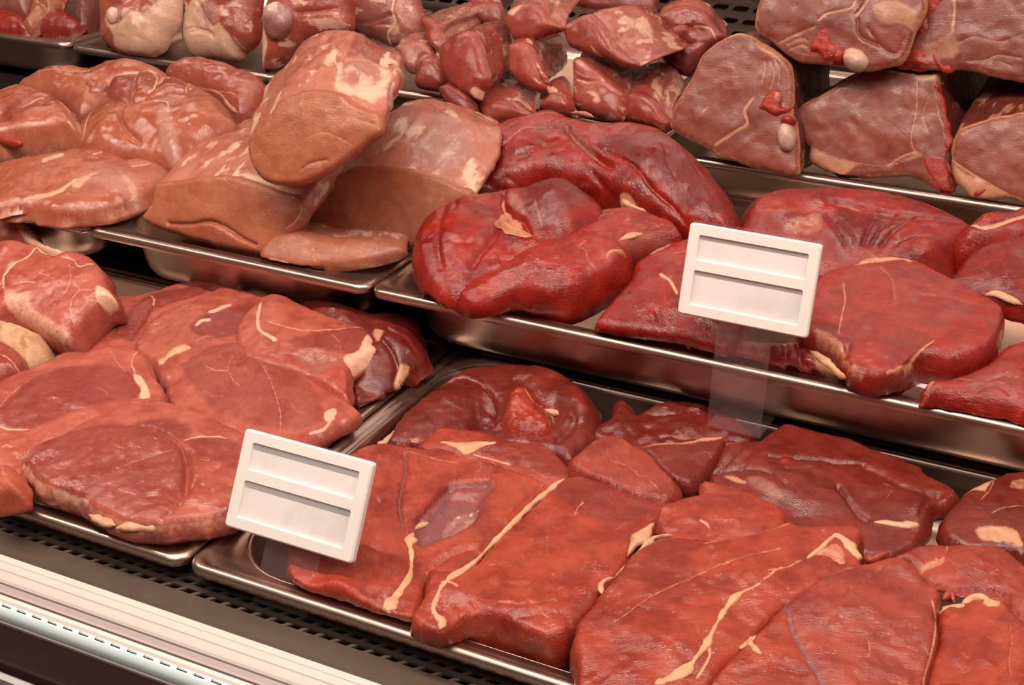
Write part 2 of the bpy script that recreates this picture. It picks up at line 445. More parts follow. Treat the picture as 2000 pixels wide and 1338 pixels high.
def knob(on, uv, rad, h=.006, mat='bone', name='bone', label=None, rot=0):
    """A rounded knob (bone end, cartilage, fat nodule) set into the surface of a piece. rad = (px, px)."""
    P = PIECES[on]; d = ((P['px2'] - np.array(uv)) ** 2).sum(1); q = P['pos'][d.argmin()]
    r = ray(*uv); c = CAM + r * (((q - CAM) @ P['n']) / (r @ P['n'])); sc = np.linalg.norm(c - CAM) / F_PX
    S = P['sheet']; ca, sa = math.cos(math.radians(rot)), math.sin(math.radians(rot)); ex = S.ex * ca + S.ey * sa; ey = S.ey * ca - S.ex * sa
    V = []; F = []; R, K = 10, 20
    for i in range(R + 1):
        th = math.pi * i / R
        for k in range(K):
            a = 2 * math.pi * k / K; p = np.array([math.sin(th) * math.cos(a), math.sin(th) * math.sin(a), math.cos(th)])
            m = 1 + .12 * noise.noise(Vector(p) * 1.7 + Vector((uv[0], uv[1], 0)))
            V.append(c + (ex * p[0] * rad[0] * sc + ey * p[1] * rad[1] * sc + S.n * p[2] * h) * m)
    for i in range(R):
        for k in range(K): F.append([i * K + k, (i + 1) * K + k, (i + 1) * K + (k + 1) % K, i * K + (k + 1) % K])
    par = P['obj']; V = np.array(V) - ORG[par.name]
    o = link(name, V, F, mat, par, np.zeros((len(V), 4)), V + 1.0); ORG[o.name] = ORG[par.name]
    if label: o['label'] = label
    return o

def block(key, name, face_px, anchor, nrm, secs, mat='pork_skin', fmat='pork_face', label=None, cat='meat', group=None, lines=(), regions=(),
          blines=(), bregions=(), bumps=(), base=(0, 0, 0, 0), bbase=(0, 0, 0, 0), e=.004, dome=.002, lump=.0022, fl=.001, step=.002, ang=0., bang=90., ragged=.0006,
          face_name='cut_face', nseg=26, round_end=.25, yanch=False, tr=None, rest=True, ms=.045, rim=None):
    """A thick cut: a flat sawn or sliced face towards the shopper and the body of the muscle running back from it.
    secs = [(u, v, world y of the section centre relative to the camera, scale x, scale y)]: the sections behind the face."""
    seed = len(PIECES) * 1.7 + 1
    p0 = ony(*anchor) if yanch else onz(*anchor)
    S = Sheet(face_px, p0, nrm, step, ragged, seed, lines)
    d = S.d; k = np.clip(d / e, 0, 1)
    h = -e * (1 - np.sqrt(np.clip(1 - (1 - k) ** 2, 0, 1))) + dome * (1 - (1 - d / max(d.max(), 1e-4)) ** 2)
    P3 = np.c_[S.v, np.zeros(len(S.v))]
    h += fl * noise_arr(P3, 45, seed, 3) * sstep(d / (2 * e))
    C, G = paint(S.px, lines, regions, base); h += G * sstep(d / (2 * e))
    if rim: C[:, 0] = np.maximum(C[:, 0], rim[1] * np.clip(1.25 - d / rim[0] * (1 + .5 * noise_arr(P3, 90, seed, 2)), 0, 1))
    for bu in bumps:
        q = S.plane(np.array([[bu[0], bu[1]], [bu[0] + bu[2], bu[1]], [bu[0], bu[1] + bu[2] * (bu[4] if len(bu) > 4 else 1)]]))
        z = np.linalg.solve(np.array([q[1] - q[0], q[2] - q[0]]).T, (S.v - q[0]).T); h += bu[3] * .001 * np.exp(-(z ** 2).sum(0) * 1.1) * sstep(d / e)
    top = S.world(S.v, h)
    # body
    b2 = S.b; nb = len(b2); cen = b2.mean(0); c3 = S.world(cen[None])[0]
    keys = [(0.0, c3, 1.0, 1.0)]; L = 0; pc = c3
    yp = c3[1]
    for (u, v, y, kx, ky) in secs:
        y = max(y, yp + ms); yp = y
        q = ony(u, v, y); L += np.linalg.norm(q - pc); pc = q; keys.append((L, q, kx, ky))
    ts = np.array([q[0] for q in keys]); cs = np.array([q[1] for q in keys]); kxs = np.array([q[2] for q in keys]); kys = np.array([q[3] for q in keys])
    def cubic(t, X):
        X = np.asarray(X, float); i = int(np.clip(np.searchsorted(ts, t) - 1, 0, len(ts) - 2)); hh = ts[i + 1] - ts[i]; x = (t - ts[i]) / hh
        def tan(j):
            if j == 0: return (X[1] - X[0]) / (ts[1] - ts[0])
            if j == len(ts) - 1: return (X[-1] - X[-2]) / (ts[-1] - ts[-2])
            return (X[j + 1] - X[j - 1]) / (ts[j + 1] - ts[j - 1])
        return (2 * x ** 3 - 3 * x * x + 1) * X[i] + (x ** 3 - 2 * x * x + x) * hh * tan(i) + (-2 * x ** 3 + 3 * x * x) * X[i + 1] + (x ** 3 - x * x) * hh * tan(i + 1)
    V = []; PC = []; per = np.concatenate([[0], np.cumsum(np.linalg.norm(np.roll(b2, -1, 0) - b2, axis=1))])[:-1]
    tt = [0, .004 * 1, .012] + list(np.linspace(.03, L, nseg)) if L > .03 else list(np.linspace(0, L, nseg))
    rl = L * round_end
    for t in tt:
        c = cubic(t, cs); kx, ky = cubic(t, kxs), cubic(t, kys)
        r = 1.0
        if t > L - rl: r = max(.03, math.sqrt(max(0, 1 - ((t - (L - rl)) / rl) ** 2)))
        v = cen + (b2 - cen) * np.array([kx, ky]) * r
        base3 = S.world(v) - c3 + c
        base3 = base3 - S.n * (e * max(0.0, 1 - t / .035))
        V.append(base3); PC.append(np.c_[np.full(nb, t), per, np.zeros(nb)])
    ns = len(V); V = np.array(V)
    ctr = V.mean(1, keepdims=True); rad = V - ctr; rad /= np.linalg.norm(rad, axis=2, keepdims=True) + 1e-9
    nz = noise_arr(V.reshape(-1, 3), 30, seed + 5, 3).reshape(ns, nb); nz2 = noise_arr(V.reshape(-1, 3), 110, seed + 6, 2).reshape(ns, nb)
    fade = np.clip(np.array(tt) / .015, 0, 1)[:, None]
    V = V + rad * ((nz * lump + nz2 * lump * .3) * fade)[..., None]
    V = V.reshape(-1, 3); PC = np.vstack(PC)
    pxb = to_px(V); 
    nrmv = rad.reshape(-1, 3); facing = ((CAM - V) * nrmv).sum(1) > -0.02
    CB, GB = paint(pxb, blines, bregions, bbase); CB = np.where(facing[:, None], CB, np.array(bbase, float)[None])
    V = V + nrmv * (GB * facing)[:, None]
    if tr: V = contain(V, tr, rest)
    F = []
    for i in range(ns - 1):
        for k in range(nb):
            j = (k + 1) % nb; F.append([i * nb + k, i * nb + j, (i + 1) * nb + j, (i + 1) * nb + k])
    F.append([(ns - 1) * nb + k for k in range(nb)])
    F = [f[::-1] for f in F]
    c0 = V.mean(0)
    root = link(name, V - c0, F, mat, None, CB, PC); root.location = c0; ORG[root.name] = c0
    tag(root, label, cat, group)
    ca, sa = math.cos(math.radians(ang)), math.sin(math.radians(ang)); PCf = np.c_[S.v[:, 0] * ca + S.v[:, 1] * sa, -S.v[:, 0] * sa + S.v[:, 1] * ca, h]
    # the face gets a short skirt so that it closes on the body
    rg = S.ring; nr = len(rg); sk = S.world(S.v[rg] , h[rg] * 0 - e - .0015)
    Vf = np.vstack([top, sk])
    if tr: Vf = contain(Vf, tr, rest)
    top = Vf[:len(top)];  Ff = [list(f) for f in S.f]; n0 = len(top)
    for i in range(nr):
        j = (i + 1) % nr; Ff.append([rg[i], n0 + i, n0 + j, rg[j]])
    Ff = [f for f in Ff if len(set(f)) > 2]
    fo = link(face_name, Vf - c0, Ff, fmat, root, np.vstack([C, C[rg]]), np.vstack([PCf, PCf[rg]])); ORG[fo.name] = c0
    PIECES[key] = dict(obj=fo, sheet=S, px=S.px, h=h, pos=top, n=S.n, px2=to_px(top), root=root)
    fm = facing
    PIECES[key + '_body'] = dict(obj=root, sheet=S, px=pxb[fm], h=np.zeros(fm.sum()), pos=V[fm], n=_n(np.array([0, -.5, .85])), px2=to_px(V[fm]))
    return root

# ------------------------------------------------------------------ hard things
def rrect(x0, x1, y0, y1, r, k=7):
    P = []
    for cx, cy, a0 in ((x1 - r, y0 + r, -90), (x1 - r, y1 - r, 0), (x0 + r, y1 - r, 90), (x0 + r, y0 + r, 180)):
        for i in range(k):
            a = math.radians(a0 + 90 * i / (k - 1)); P.append((cx + r * math.cos(a), cy + r * math.sin(a)))
    return P
def loops(name, L, mat, parent=None, close=True, smooth=True):
    V = []; F = []; n = len(L[0])
    for l in L: V += l
    for i in range(len(L) - 1):
        for k in range(n): j = (k + 1) % n; F.append([i * n + k, i * n + j, (i + 1) * n + j, (i + 1) * n + k])
    if close: F.append([(len(L) - 1) * n + k for k in range(n)])
    return link(name, np.array(V, float), F, mat, parent, smooth=smooth)
def box(name, lo, hi, mat, parent=None, bev=.0):
    bm = bmesh.new(); bmesh.ops.create_cube(bm, size=1)
    for v in bm.verts:
        v.co = Vector([lo[i] + (v.co[i] + .5) * (hi[i] - lo[i]) for i in range(3)])
    if bev: bmesh.ops.bevel(bm, geom=bm.edges[:], offset=bev, segments=3, affect='EDGES', profile=.5)
    me = bpy.data.meshes.new(name); bm.to_mesh(me); bm.free(); me.materials.append(MATS[mat])
    o = bpy.data.objects.new(name, me); COL.objects.link(o)
    if parent: o.parent = parent
    return o
def profile_x(name, pts, x0, x1, mat, parent=None, smooth=False):
    """A bar of constant section running along the counter. pts = [(y, z)] closed."""
    n = len(pts); V = [(x0, y, z) for y, z in pts] + [(x1, y, z) for y, z in pts]
    F = [[i, (i + 1) % n, n + (i + 1) % n, n + i] for i in range(n)] + [list(range(n))[::-1], [n + i for i in range(n)]]
    return link(name, np.array(V, float), F, mat, parent, smooth=smooth)
def holed(name, ox, oy, oz, ux, uy, cells, W, H, hole, mat, parent, nrm_depth=.0012):
    """A plate of W x H cells with a hole in each cell where cells(i, j) says so. ux, uy: cell vectors."""
    V = []; F = []; ux = np.array(ux); uy = np.array(uy); o = np.array([ox, oy, oz])
    for i in range(W):
        for j in range(H):
            a = o + ux * i + uy * j; hl = cells(i, j)
            out = [(0, 0), (1, 0), (1, 1), (0, 1)]
            n0 = len(V)
            if not hl:
                V += [a + ux * p + uy * q for p, q in out]; F.append([n0, n0 + 1, n0 + 2, n0 + 3]); continue
            hp = hole(i, j)
            V += [a + ux * p + uy * q for p, q in out + hp]
            tri = geometry.tessellate_polygon([[Vector((p, q, 0)) for p, q in out], [Vector((p, q, 0)) for p, q in hp]])
            for t in tri: F.append([n0 + k for k in t])
    o = link(name, np.array(V, float), F, mat, parent, smooth=False)
    m = o.modifiers.new('s', 'SOLIDIFY'); m.thickness = nrm_depth
    return o
# ================================================================== materials of the place
meat('beef', memb=(124, 70, 72), c1=(160, 62, 43), c2=(126, 38, 25), alt=(104, 28, 24), marb=.14, rough=.27, bump=.36, fw=.5)
meat('beef_bright', (146, 30, 17), (112, 17, 11), (92, 12, 14), marb=.06, rough=.25, bump=.32, coat=.28, fw=.6)
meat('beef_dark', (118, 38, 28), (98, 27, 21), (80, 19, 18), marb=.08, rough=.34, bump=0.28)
meat('pork_leg', (174, 90, 74), (152, 66, 54), (122, 46, 41), fat=(226, 172, 146), marb=.1, rough=.32, bump=0.22, fib=.8)
meat('pork_rim', (172, 84, 58), (156, 70, 50), (130, 48, 38), marb=.0, rough=.34, bump=.3)
meat('pork_face', (164, 95, 68), (152, 82, 58), (136, 60, 42), fat=(206, 146, 118), marb=.1, rough=.36, bump=.25, coat=.15, crease=0.15)
meat('pork_skin', (176, 104, 84), (164, 88, 72), (130, 40, 26), fat=(218, 178, 154), memb=(156, 108, 104), sheath=.12, rough=.3, bump=0.22, coat=.4, crease=0.1)
meat('poultry', (168, 94, 70), (152, 77, 57), (128, 52, 43), fat=(214, 164, 136), memb=(184, 128, 116), marb=.0, rough=.22, bump=.2, coat=.42, crease=0.1)
meat('fillet', (150, 66, 50), (134, 52, 42), (110, 36, 32), fat=(206, 144, 118), marb=.05, rough=.28, bump=0.2, coat=.35, crease=0.2)
meat('fillet_skin', (156, 72, 60), (140, 58, 50), (108, 38, 35), fat=(206, 156, 132), memb=(150, 96, 92), sheath=.12, rough=.22, bump=0.2, coat=.6, crease=0.15)
meat('chop_face', (138, 69, 55), (124, 56, 46), (114, 48, 43), fat=(190, 130, 98), marb=.12, rough=.36, bump=.14, coat=.08, crease=0.2)
meat('chop_skin', (130, 62, 46), (112, 48, 37), (74, 25, 21), fat=(176, 120, 92), sheath=.15, rough=.42, bump=.4)
meat('shank', (160, 80, 62), (142, 62, 48), (120, 44, 37), fat=(214, 168, 144), memb=(180, 132, 124), sheath=.06, rough=.24, bump=0.25, coat=.5, crease=0.35)
meat('offal', (118, 42, 30), (96, 30, 24), (76, 24, 22), fat=(190, 130, 84), rough=.24, bump=0.3, coat=.5)
meat('fat_solid', (206, 158, 122), (194, 142, 108), (180, 118, 90), fat=(214, 172, 140), rough=.38, bump=.4, coat=.25)
meat('fat_pink', (192, 124, 96), (180, 106, 82), (160, 80, 62), fat=(210, 160, 132), rough=.34, bump=.4, coat=.3)
meat('silver_skin', (150, 98, 92), (130, 76, 74), (104, 50, 54), fat=(196, 156, 138), rough=.14, bump=0.3, coat=.9)
meat('bone_red', (160, 46, 28), (142, 34, 22), (112, 22, 18), fat=(200, 140, 110), marb=.35, rough=.36, bump=0.5)
meat('bone', (208, 176, 164), (196, 140, 126), (176, 80, 60), fat=(220, 198, 186), rough=.26, bump=.25, coat=.5, crease=0.1)
plain('steel', (196, 172, 158), .30, 1.0, .02, 300, .22, 9, (160, 138, 126), (1, 4, 4))
plain('steel_dark', (150, 138, 130), .34, 1.0, .08, 300, .4, 20, (112, 98, 90), (1, 5, 5))
plain('deck_steel', (96, 80, 70), .45, .5, .1, 500, .4, 22, (76, 62, 54))
plain('shelf_dark', (66, 56, 52), .38, .6, .05, 300, .4, 12)
plain('plastic_white', (238, 229, 224), .38, 0, .05, 900, .15, 60, (222, 206, 198))
plain('insert_grey', (234, 222, 222), .3, 0, 0, 1, .7, 22, (208, 202, 202), spec=.4)
plain('ledge_white', (216, 202, 196), .4, 0, .02, 300, .12, 20, (202, 184, 176), (1, 8, 8))
plain('ledge_grey', (178, 160, 158), .4)
plain('ledge_brown', (140, 96, 80), .5)
plain('rail_blue', (212, 226, 230), .34, 0, .0, 300, .1, 20, (200, 218, 224))
plain('edge_grey', (134, 122, 120), .5, 0, .2, 600)
plain('panel_maroon', (82, 52, 54), .22, 0, 0, 1, .6, 9, (62, 44, 46), (1, 1, 3), coat=.4)
plain('trim_grey', (150, 146, 144), .35, .3)
plain('hole_shade', (22, 18, 17), .8)  # near-black colour stands in for the shade inside slots
plain('paper', (232, 214, 214), .7, 0, .3, 250, .2, 40, (214, 190, 192))
plain('floor_tile', (128, 118, 110), .4, 0, .02, 60, .3, 4)
clear_plastic()

# ================================================================== the counter
Z = lambda z: z + ZC                          # heights are given from eye level
case = empty('display_counter', (-.6, .5, 0))
tag(case, 'refrigerated butcher display counter with dark stepped decks and pale slotted front ledge', 'display counter')
def cchild(o, n=None):
    o.parent = case; o.location = (-case.location[0], -case.location[1], 0)
    return o
X0, X1 = -3.0, 1.2
prof = profile_x
DZ = -.492
# front deck with its grille: cells of 11.6 mm
cw = .0106
NX = int((X1 - X0) / cw)
def slot(i, j):
    # parallelogram slots in three staggered rows
    return [(.08, .18), (.78, .18), (.92, .70), (.22, .70)]
def deck_cells(i, j): return 2 <= j <= 4 and -.9 < X0 + i * cw < .3
g = holed('air_grille', X0, .5195, Z(DZ), (cw, 0, 0), (.0035, .0078, 0), deck_cells, NX, 5, slot, 'deck_steel', None, .0015)
for v in g.data.vertices: pass
cchild(g)
cchild(box('grille_duct', (X0, .5255, Z(-.545)), (X1, .566, Z(-.51)), 'hole_shade'))
cchild(prof('front_deck', [(.5165, Z(DZ)), (.5200, Z(DZ) - .0001), (.5200, Z(DZ) - .002), (.5165, Z(DZ) - .002)][::-1], X0, X1, 'deck_steel'))
cchild(prof('tray_deck', [(.5575, Z(-.500)), (.5575, Z(-.528)), (.876, Z(-.528)), (.876, Z(-.532)), (.5535, Z(-.532)), (.5535, Z(-.4925))], X0, X1, 'shelf_dark'))
cchild(prof('deck_step', [(.874, Z(-.532)), (.874, Z(-.4735)), (1.168, Z(-.4735)), (1.168, Z(-.44)), (1.56, Z(-.44)), (1.56, Z(-.56)), (.878, Z(-.56))], X0, X1, 'shelf_dark'))
# front ledge: ridged white profile, grey band, brown seam
led = [(.5165, Z(-.4915)), (.5150, Z(-.4900)), (.5122, Z(-.4918)), (.5116, Z(-.4932)), (.5110, Z(-.4916)), (.5078, Z(-.4938)), (.5072, Z(-.4954)), (.5066, Z(-.4940)), (.5042, Z(-.4958)),
       (.5030, Z(-.4968)), (.5020, Z(-.4982)), (.5020, Z(-.52)), (.5165, Z(-.52))]
cchild(prof('front_ledge', led[::-1], X0, X1, 'ledge_white'))
cchild(prof('ledge_band', [(.5015, Z(-.4992)), (.4990, Z(-.5010)), (.4978, Z(-.5016)), (.4978, Z(-.52)), (.5015, Z(-.52))][::-1], X0, X1, 'ledge_grey'))
cchild(prof('ledge_seam', [(.4978, Z(-.5030)), (.4966, Z(-.5040)), (.4966, Z(-.52)), (.4978, Z(-.52))][::-1], X0, X1, 'ledge_brown'))
cchild(prof('ledge_lip', [(.4966, Z(-.5022)), (.4945, Z(-.5030)), (.4930, Z(-.5046)), (.4930, Z(-.52)), (.4966, Z(-.52))][::-1], X0, X1, 'ledge_white'))
# slotted rounded rail: a quarter-round sheet with cut slots
RY, RZ, RR = .4948, -.5108, .0066
cell = .0116; NR = int((X1 - X0) / cell); V = []; Fc = []; VI = {}
angs = [-20, -8, 0, 8, 16, 26, 33, 40, 50, 60, 70, 80, 90, 100, 115]
def rv(x, a):
    k = (round(x, 6), a)
    if k not in VI:
        t = math.radians(a); VI[k] = len(V); V.append((x, RY - RR * math.sin(t), Z(RZ) + RR * math.cos(t)))
    return VI[k]
for i in range(NR):
    xa = X0 + i * cell; xs = [xa, xa + cell * .18, xa + cell * .24, xa + cell * .74, xa + cell * .8, xa + cell]
    for p in range(5):
        for q in range(len(angs) - 1):
            a0, a1 = angs[q], angs[q + 1]
            if (1 <= p <= 3 and a0 == 26) or (p == 1 and a0 == 16): continue
            Fc.append([rv(xs[p], a0), rv(xs[p], a1), rv(xs[p + 1], a1), rv(xs[p + 1], a0)])
rail = link('slotted_rail', np.array(V), Fc, 'rail_blue'); md = rail.modifiers.new('s', 'SOLIDIFY'); md.thickness = .0009; md.offset = -1
cchild(rail)
cchild(prof('rail_slot_shade', [(RY - (RR - .0014) * math.sin(math.radians(t)), Z(RZ) + (RR - .0014) * math.cos(math.radians(t))) for t in range(0, 100, 12)] + [(.4960, Z(-.53)), (.4960, Z(-.508))], X0, X1, 'hole_shade'))  # dark bar close under the slots, paints the shade inside them
cchild(prof('rail_edge', [(.4885, Z(-.5125)), (.4872, Z(-.5135)), (.4872, Z(-.5150)), (.4898, Z(-.5150)), (.4898, Z(-.5125))][::-1], X0, X1, 'edge_grey'))
cchild(prof('front_panel', [(.4882, Z(-.5150)), (.4866, Z(-.552)), (.4866, .12), (.52, .12), (.52, Z(-.5300)), (.4900, Z(-.5300)), (.4900, Z(-.5150))][::-1], X0, X1, 'panel_maroon'))
cchild(prof('lower_trim', [(.4835, Z(-.5475)), (.4795, Z(-.5490)), (.4780, Z(-.5560)), (.4780, Z(-.575)), (.4836, Z(-.575))][::-1], X0, X1, 'trim_grey', smooth=False))
cchild(box('plinth', (X0, .55, 0), (X1, 1.5, .12), 'shelf_dark'))
# back panel with rows of air slots
def bhole(i, j):
    P = []
    for cx, a0 in ((.75, -90), (.25, 90)):
        for k in range(5):
            a = math.radians(a0 + 45 * k); P.append((cx + .13 * math.cos(a), .5 + .22 * math.sin(a)))
    return P
def bcells(i, j): return 1 <= j <= 14
for rowset in (0,):
    bp = holed('back_panel', -1.3, 1.50, Z(-.44), (.0225, 0, 0), (.0112, 0, .0135), lambda i, j: 4 <= j <= 17, 82, 40, bhole, 'steel_dark', None, .0015)
    cchild(bp)
cchild(box('back_wall_panel', (X0, 1.53, Z(-.56)), (X1, 1.56, Z(.42)), 'shelf_dark'))
cchild(box('canopy', (X0, .62, Z(.62)), (X1, 1.56, Z(.66)), 'plastic_white'))
cchild(box('end_panel', (X0 - .03, .52, 0), (X0, 1.56, Z(.66)), 'plastic_white'))
cchild(box('end_panel', (X1, .52, 0), (X1 + .03, 1.56, Z(.66)), 'plastic_white'))
fl = box('floor', (-5, -3, -.02), (4, 3, 0), 'floor_tile'); fl['kind'] = 'structure'

# ================================================================== trays
def tray(x0, x1, y0, y1, zr, dep, label, group='stainless trays of the counter', ri=.046, rim=.0125):
    """gastronorm tray: rolled lip, flat rim, drafted deep-drawn basin"""
    TR['t%d' % len(TR)] = (x0, x1, y0, y1, Z(zr), Z(zr - dep))
    root = empty('steel_tray', ((x0 + x1) / 2, y0, Z(zr)))
    tag(root, label, 'tray', group)
    def ring(ins, z, r): return [(a, b, Z(zr) + z) for a, b in rrect(x0 + ins, x1 - ins, y0 + ins, y1 - ins, r, 9)]
    ro = .011
    L1 = [ring(.0012, -.0072, ro), ring(.0002, -.0066, ro), ring(0, -.0030, ro), ring(.0006, -.0012, ro), ring(.0020, -.0002, ro), ring(.0036, 0, ro), ring(.0052, -.0006, ro),
          ring(.0064, -.0014, ro), ring(.0078, -.0016, ro), ring(rim, -.0016, ri)]
    L2 = [ring(rim, -.0016, ri), ring(rim + .0010, -.0019, ri), ring(rim + .0018, -.0030, ri), ring(rim + .0024, -.0050, ri), ring(rim + .006, -dep + .016, ri - .003), ring(rim + .0075, -dep + .009, ri - .004), ring(rim + .011, -dep + .004, ri - .008),
          ring(rim + .017, -dep + .0008, ri - .014), ring(rim + .024, -dep, ri - .02), ring(rim + .06, -dep, .01)]
    for nm, L, cl in (('rim', L1, False), ('basin', L2, True)):
        o = loops(nm, [[tuple(np.array(p) - np.array(root.location)) for p in l] for l in L], 'steel', root, close=cl)
        m = o.modifiers.new('s', 'SOLIDIFY'); m.thickness = .0007; m.offset = -1
    return root
DIV = -.4895
tray(DIV - .530, DIV - .0012, .5405, .8665, -.475, .045, 'steel tray of pale pork leg slices at the front of the counter')
tray(DIV + .0012, DIV + .5315, .5405, .8665, -.475, .045, 'steel tray of large beef slices nearest the slotted front ledge')
M0, M1 = -.8003, -.5365
tray(M0 - .2655, M0 - .0012, .817, 1.142, -.42, .045, 'steel tray under the glossy pale poultry pieces on the second step')
tray(M0 + .0008, M1 - .0012, .817, 1.142, -.42, .045, 'steel tray under the three stacked pale boneless pork loins')
tray(M1 + .0012, M1 + .531, .817, 1.142, -.42, .045, 'steel tray of bright red beef behind the raised price holder')
B_ = onz(130, 86, -.385)[0]
tray(B_ - .5295, B_ - .001, 1.156, 1.481, -.385, .045, 'steel tray of mixed offal in the top left corner')
tray(B_ + .001, B_ + .2645, 1.158, 1.483, -.387, .025, 'shallow steel tray under the fatty pork shanks')
tray(B_ + .268, B_ + .640, 1.172, 1.490, -.388, .035, 'steel tray heaped with cut pork fillets on the back step')
tray(-.452, .078, 1.102, 1.427, -.385, .040, 'steel tray holding the bone-in pork loin joints')

# white liner in the bright beef tray
ln = []
lp = onz(1905, 782, -.436)
o = steak('liner', 'absorbent_liner', [(1740, 735), (1800, 752), (1900, 783), (2010, 812), (2080, 822), (2080, 700), (1900, 700), (1760, 690)], (1905, 790, -.4195), sy=.0, t=.0012, e=.001, dome=0, mat='paper',
          label='white absorbent paper liner showing under the bright red beef', cat='tray liner', lump=.0008, ragged=0, step=.003)

# ================================================================== price holders
def price_holder(BL, TL, BR, TR, sb, zfoot, label, deep, foot, strip_px):
    r1, r2 = ray(*BL), ray(*TL)
    k = r1[0] / r2[0]; d = r2 * k - r1                       # the side edge of the frame, on one x
    a, b = ray(*sb[0]), ray(*sb[1]); a = a * (zfoot / a[2])  # strip foot
    ds = b * (a[0] / b[0]) - a; ds = ds / np.linalg.norm(ds)
    # the frame stands in front of the strip: find its distance along the ray of the lower corner
    t = None
    for it in range(4000):
        tt = .6 + it * .0003
        P = r1 * tt
        s = (P[2] - a[2]) / ds[2]; yl = a[1] + ds[1] * s
        if P[1] >= yl - .004: t = tt; break
    P0 = r1 * t; up = d * t; hgt = np.linalg.norm(up); up = up / hgt
    r3 = ray(*BR); wid = (r3 * (P0[1] / r3[1]))[0] - P0[0]
    exv = np.array([1.0, 0, 0]); nv = np.cross(exv, up)      # points to the shopper
    root = empty('price_holder', tuple(P0 + CAM)); tag(root, label, 'price holder', 'blank price holders')
    def w(x, y, z): return tuple(exv * x + up * y + nv * z)
    # frame: front with two windows, bevelled
    bd, mid = wid * .083, hgt * .105
    wins = [(bd, wid - bd, hgt * .115, hgt * .50), (bd, wid - bd, hgt * .50 + mid, hgt * .885)]
    V = []; F = []
    def vv(x, y, z): V.append(w(x, y, z)); return len(V) - 1
    bv = .0009
    outer = [rrect(0, wid, 0, hgt, .0022, 5)]
    def ringv(P, z): return [vv(x, y, z) for x, y in P]
    R0 = ringv(rrect(0, wid, 0, hgt, .0022, 5), -deep); R1 = ringv(rrect(0, wid, 0, hgt, .0022, 5), -bv); R2 = ringv(rrect(bv, wid - bv, bv, hgt - bv, .0018, 5), 0)
    n = len(R0)
    for A, B in ((R0, R1), (R1, R2)):
        for i in range(n): F.append([A[i], A[(i + 1) % n], B[(i + 1) % n], B[i]])
    holes = [ringv(rrect(x0, x1, y0, y1, .0012, 4), 0) for x0, x1, y0, y1 in wins]
    flat = [rrect(bv, wid - bv, bv, hgt - bv, .0018, 5)] + [rrect(x0, x1, y0, y1, .0012, 4) for x0, x1, y0, y1 in wins]
    idx = R2 + holes[0] + holes[1]
    for tr in geometry.tessellate_polygon([[Vector((p[0], p[1], 0)) for p in q] for q in flat]): F.append([idx[k] for k in tr])
    for hl, (x0, x1, y0, y1) in zip(holes, wins):
        inner = ringv(rrect(x0 + .0006, x1 - .0006, y0 + .0006, y1 - .0006, .0010, 4), -.0022)
        m = len(hl)
        for i in range(m): F.append([hl[i], inner[i], inner[(i + 1) % m], hl[(i + 1) % m]])
    F.append(R0)
    fo = link('frame', np.array(V), F, 'plastic_white', root, smooth=False)
    for (x0, x1, y0, y1) in wins:
        q = [w(x0 - .001, y0 - .001, -.0021), w(x1 + .001, y0 - .001, -.0021), w(x1 + .001, y1 + .001, -.0021), w(x0 - .001, y1 + .001, -.0021)]
        q2 = [w(x0 - .001, y0 - .001, -.0028), w(x1 + .001, y0 - .001, -.0028), w(x1 + .001, y1 + .001, -.0028), w(x0 - .001, y1 + .001, -.0028)]
        link('insert', np.array(q + q2), [[0, 1, 2, 3], [4, 7, 6, 5], [0, 4, 5, 1], [1, 5, 6, 2], [2, 6, 7, 3], [3, 7, 4, 0]], 'insert_grey', root, smooth=False)['label'] = 'blank pale grey insert'
    # clear strip: from foot to behind the frame
    A = a - P0                                              # foot, left
    xr = onz(*strip_px, zfoot)[0] - CAM[0]; wd = xr - a[0]
    def plate(name, p, e1, e2, n_):
        th = .0012; q = [p, p + e1, p + e1 + e2, p + e2]; V = [tuple(k) for k in q] + [tuple(k - n_ * th) for k in q]
        o = link(name, np.array(V), [[0, 1, 2, 3], [4, 7, 6, 5], [0, 4, 5, 1], [1, 5, 6, 2], [2, 6, 7, 3], [3, 7, 4, 0]], 'clear_plastic', root, smooth=False); return o
    L = np.linalg.norm(P0[2] - a[2]) / ds[2] + hgt * (1.0 if foot else .9)
    nvs = np.cross(exv, ds)
    if foot:      # strip stands on a foot that runs back under the step
        L = (P0[2] - a[2]) / ds[2] + hgt * .12
        plate('clear_stem', A, exv * wd, ds * L, nvs)
        plate('clear_foot', A, exv * wd, np.array([0, foot, .0]), np.array([0, 0, 1.0]))
        plate('clear_back', up * 0 - nv * (deep + .0002), exv * wid, up * (hgt + .0016), nv)
    else:
        plate('clear_stem', A, exv * wd, ds * L, nvs)
        plate('clear_back', up * 0 - nv * (deep + .0002), exv * wid, up * (hgt + .0006), nv)
    return root
price_holder((437, 1026), (478.6, 836.4), (686, 1107), (728, 911), ((493.5, 1173), (520, 1055)), -.4905,
             'white blank price holder on a clear stem in front of the beef slices', .0042, 0, (603, 1203))
price_holder((1322, 611), (1348, 434), (1575, 668), (1609, 489), ((1380, 830), (1400, 640)), -.4625,
             'white blank price holder raised before the bright red beef', .0036, .034, (1482, 857))
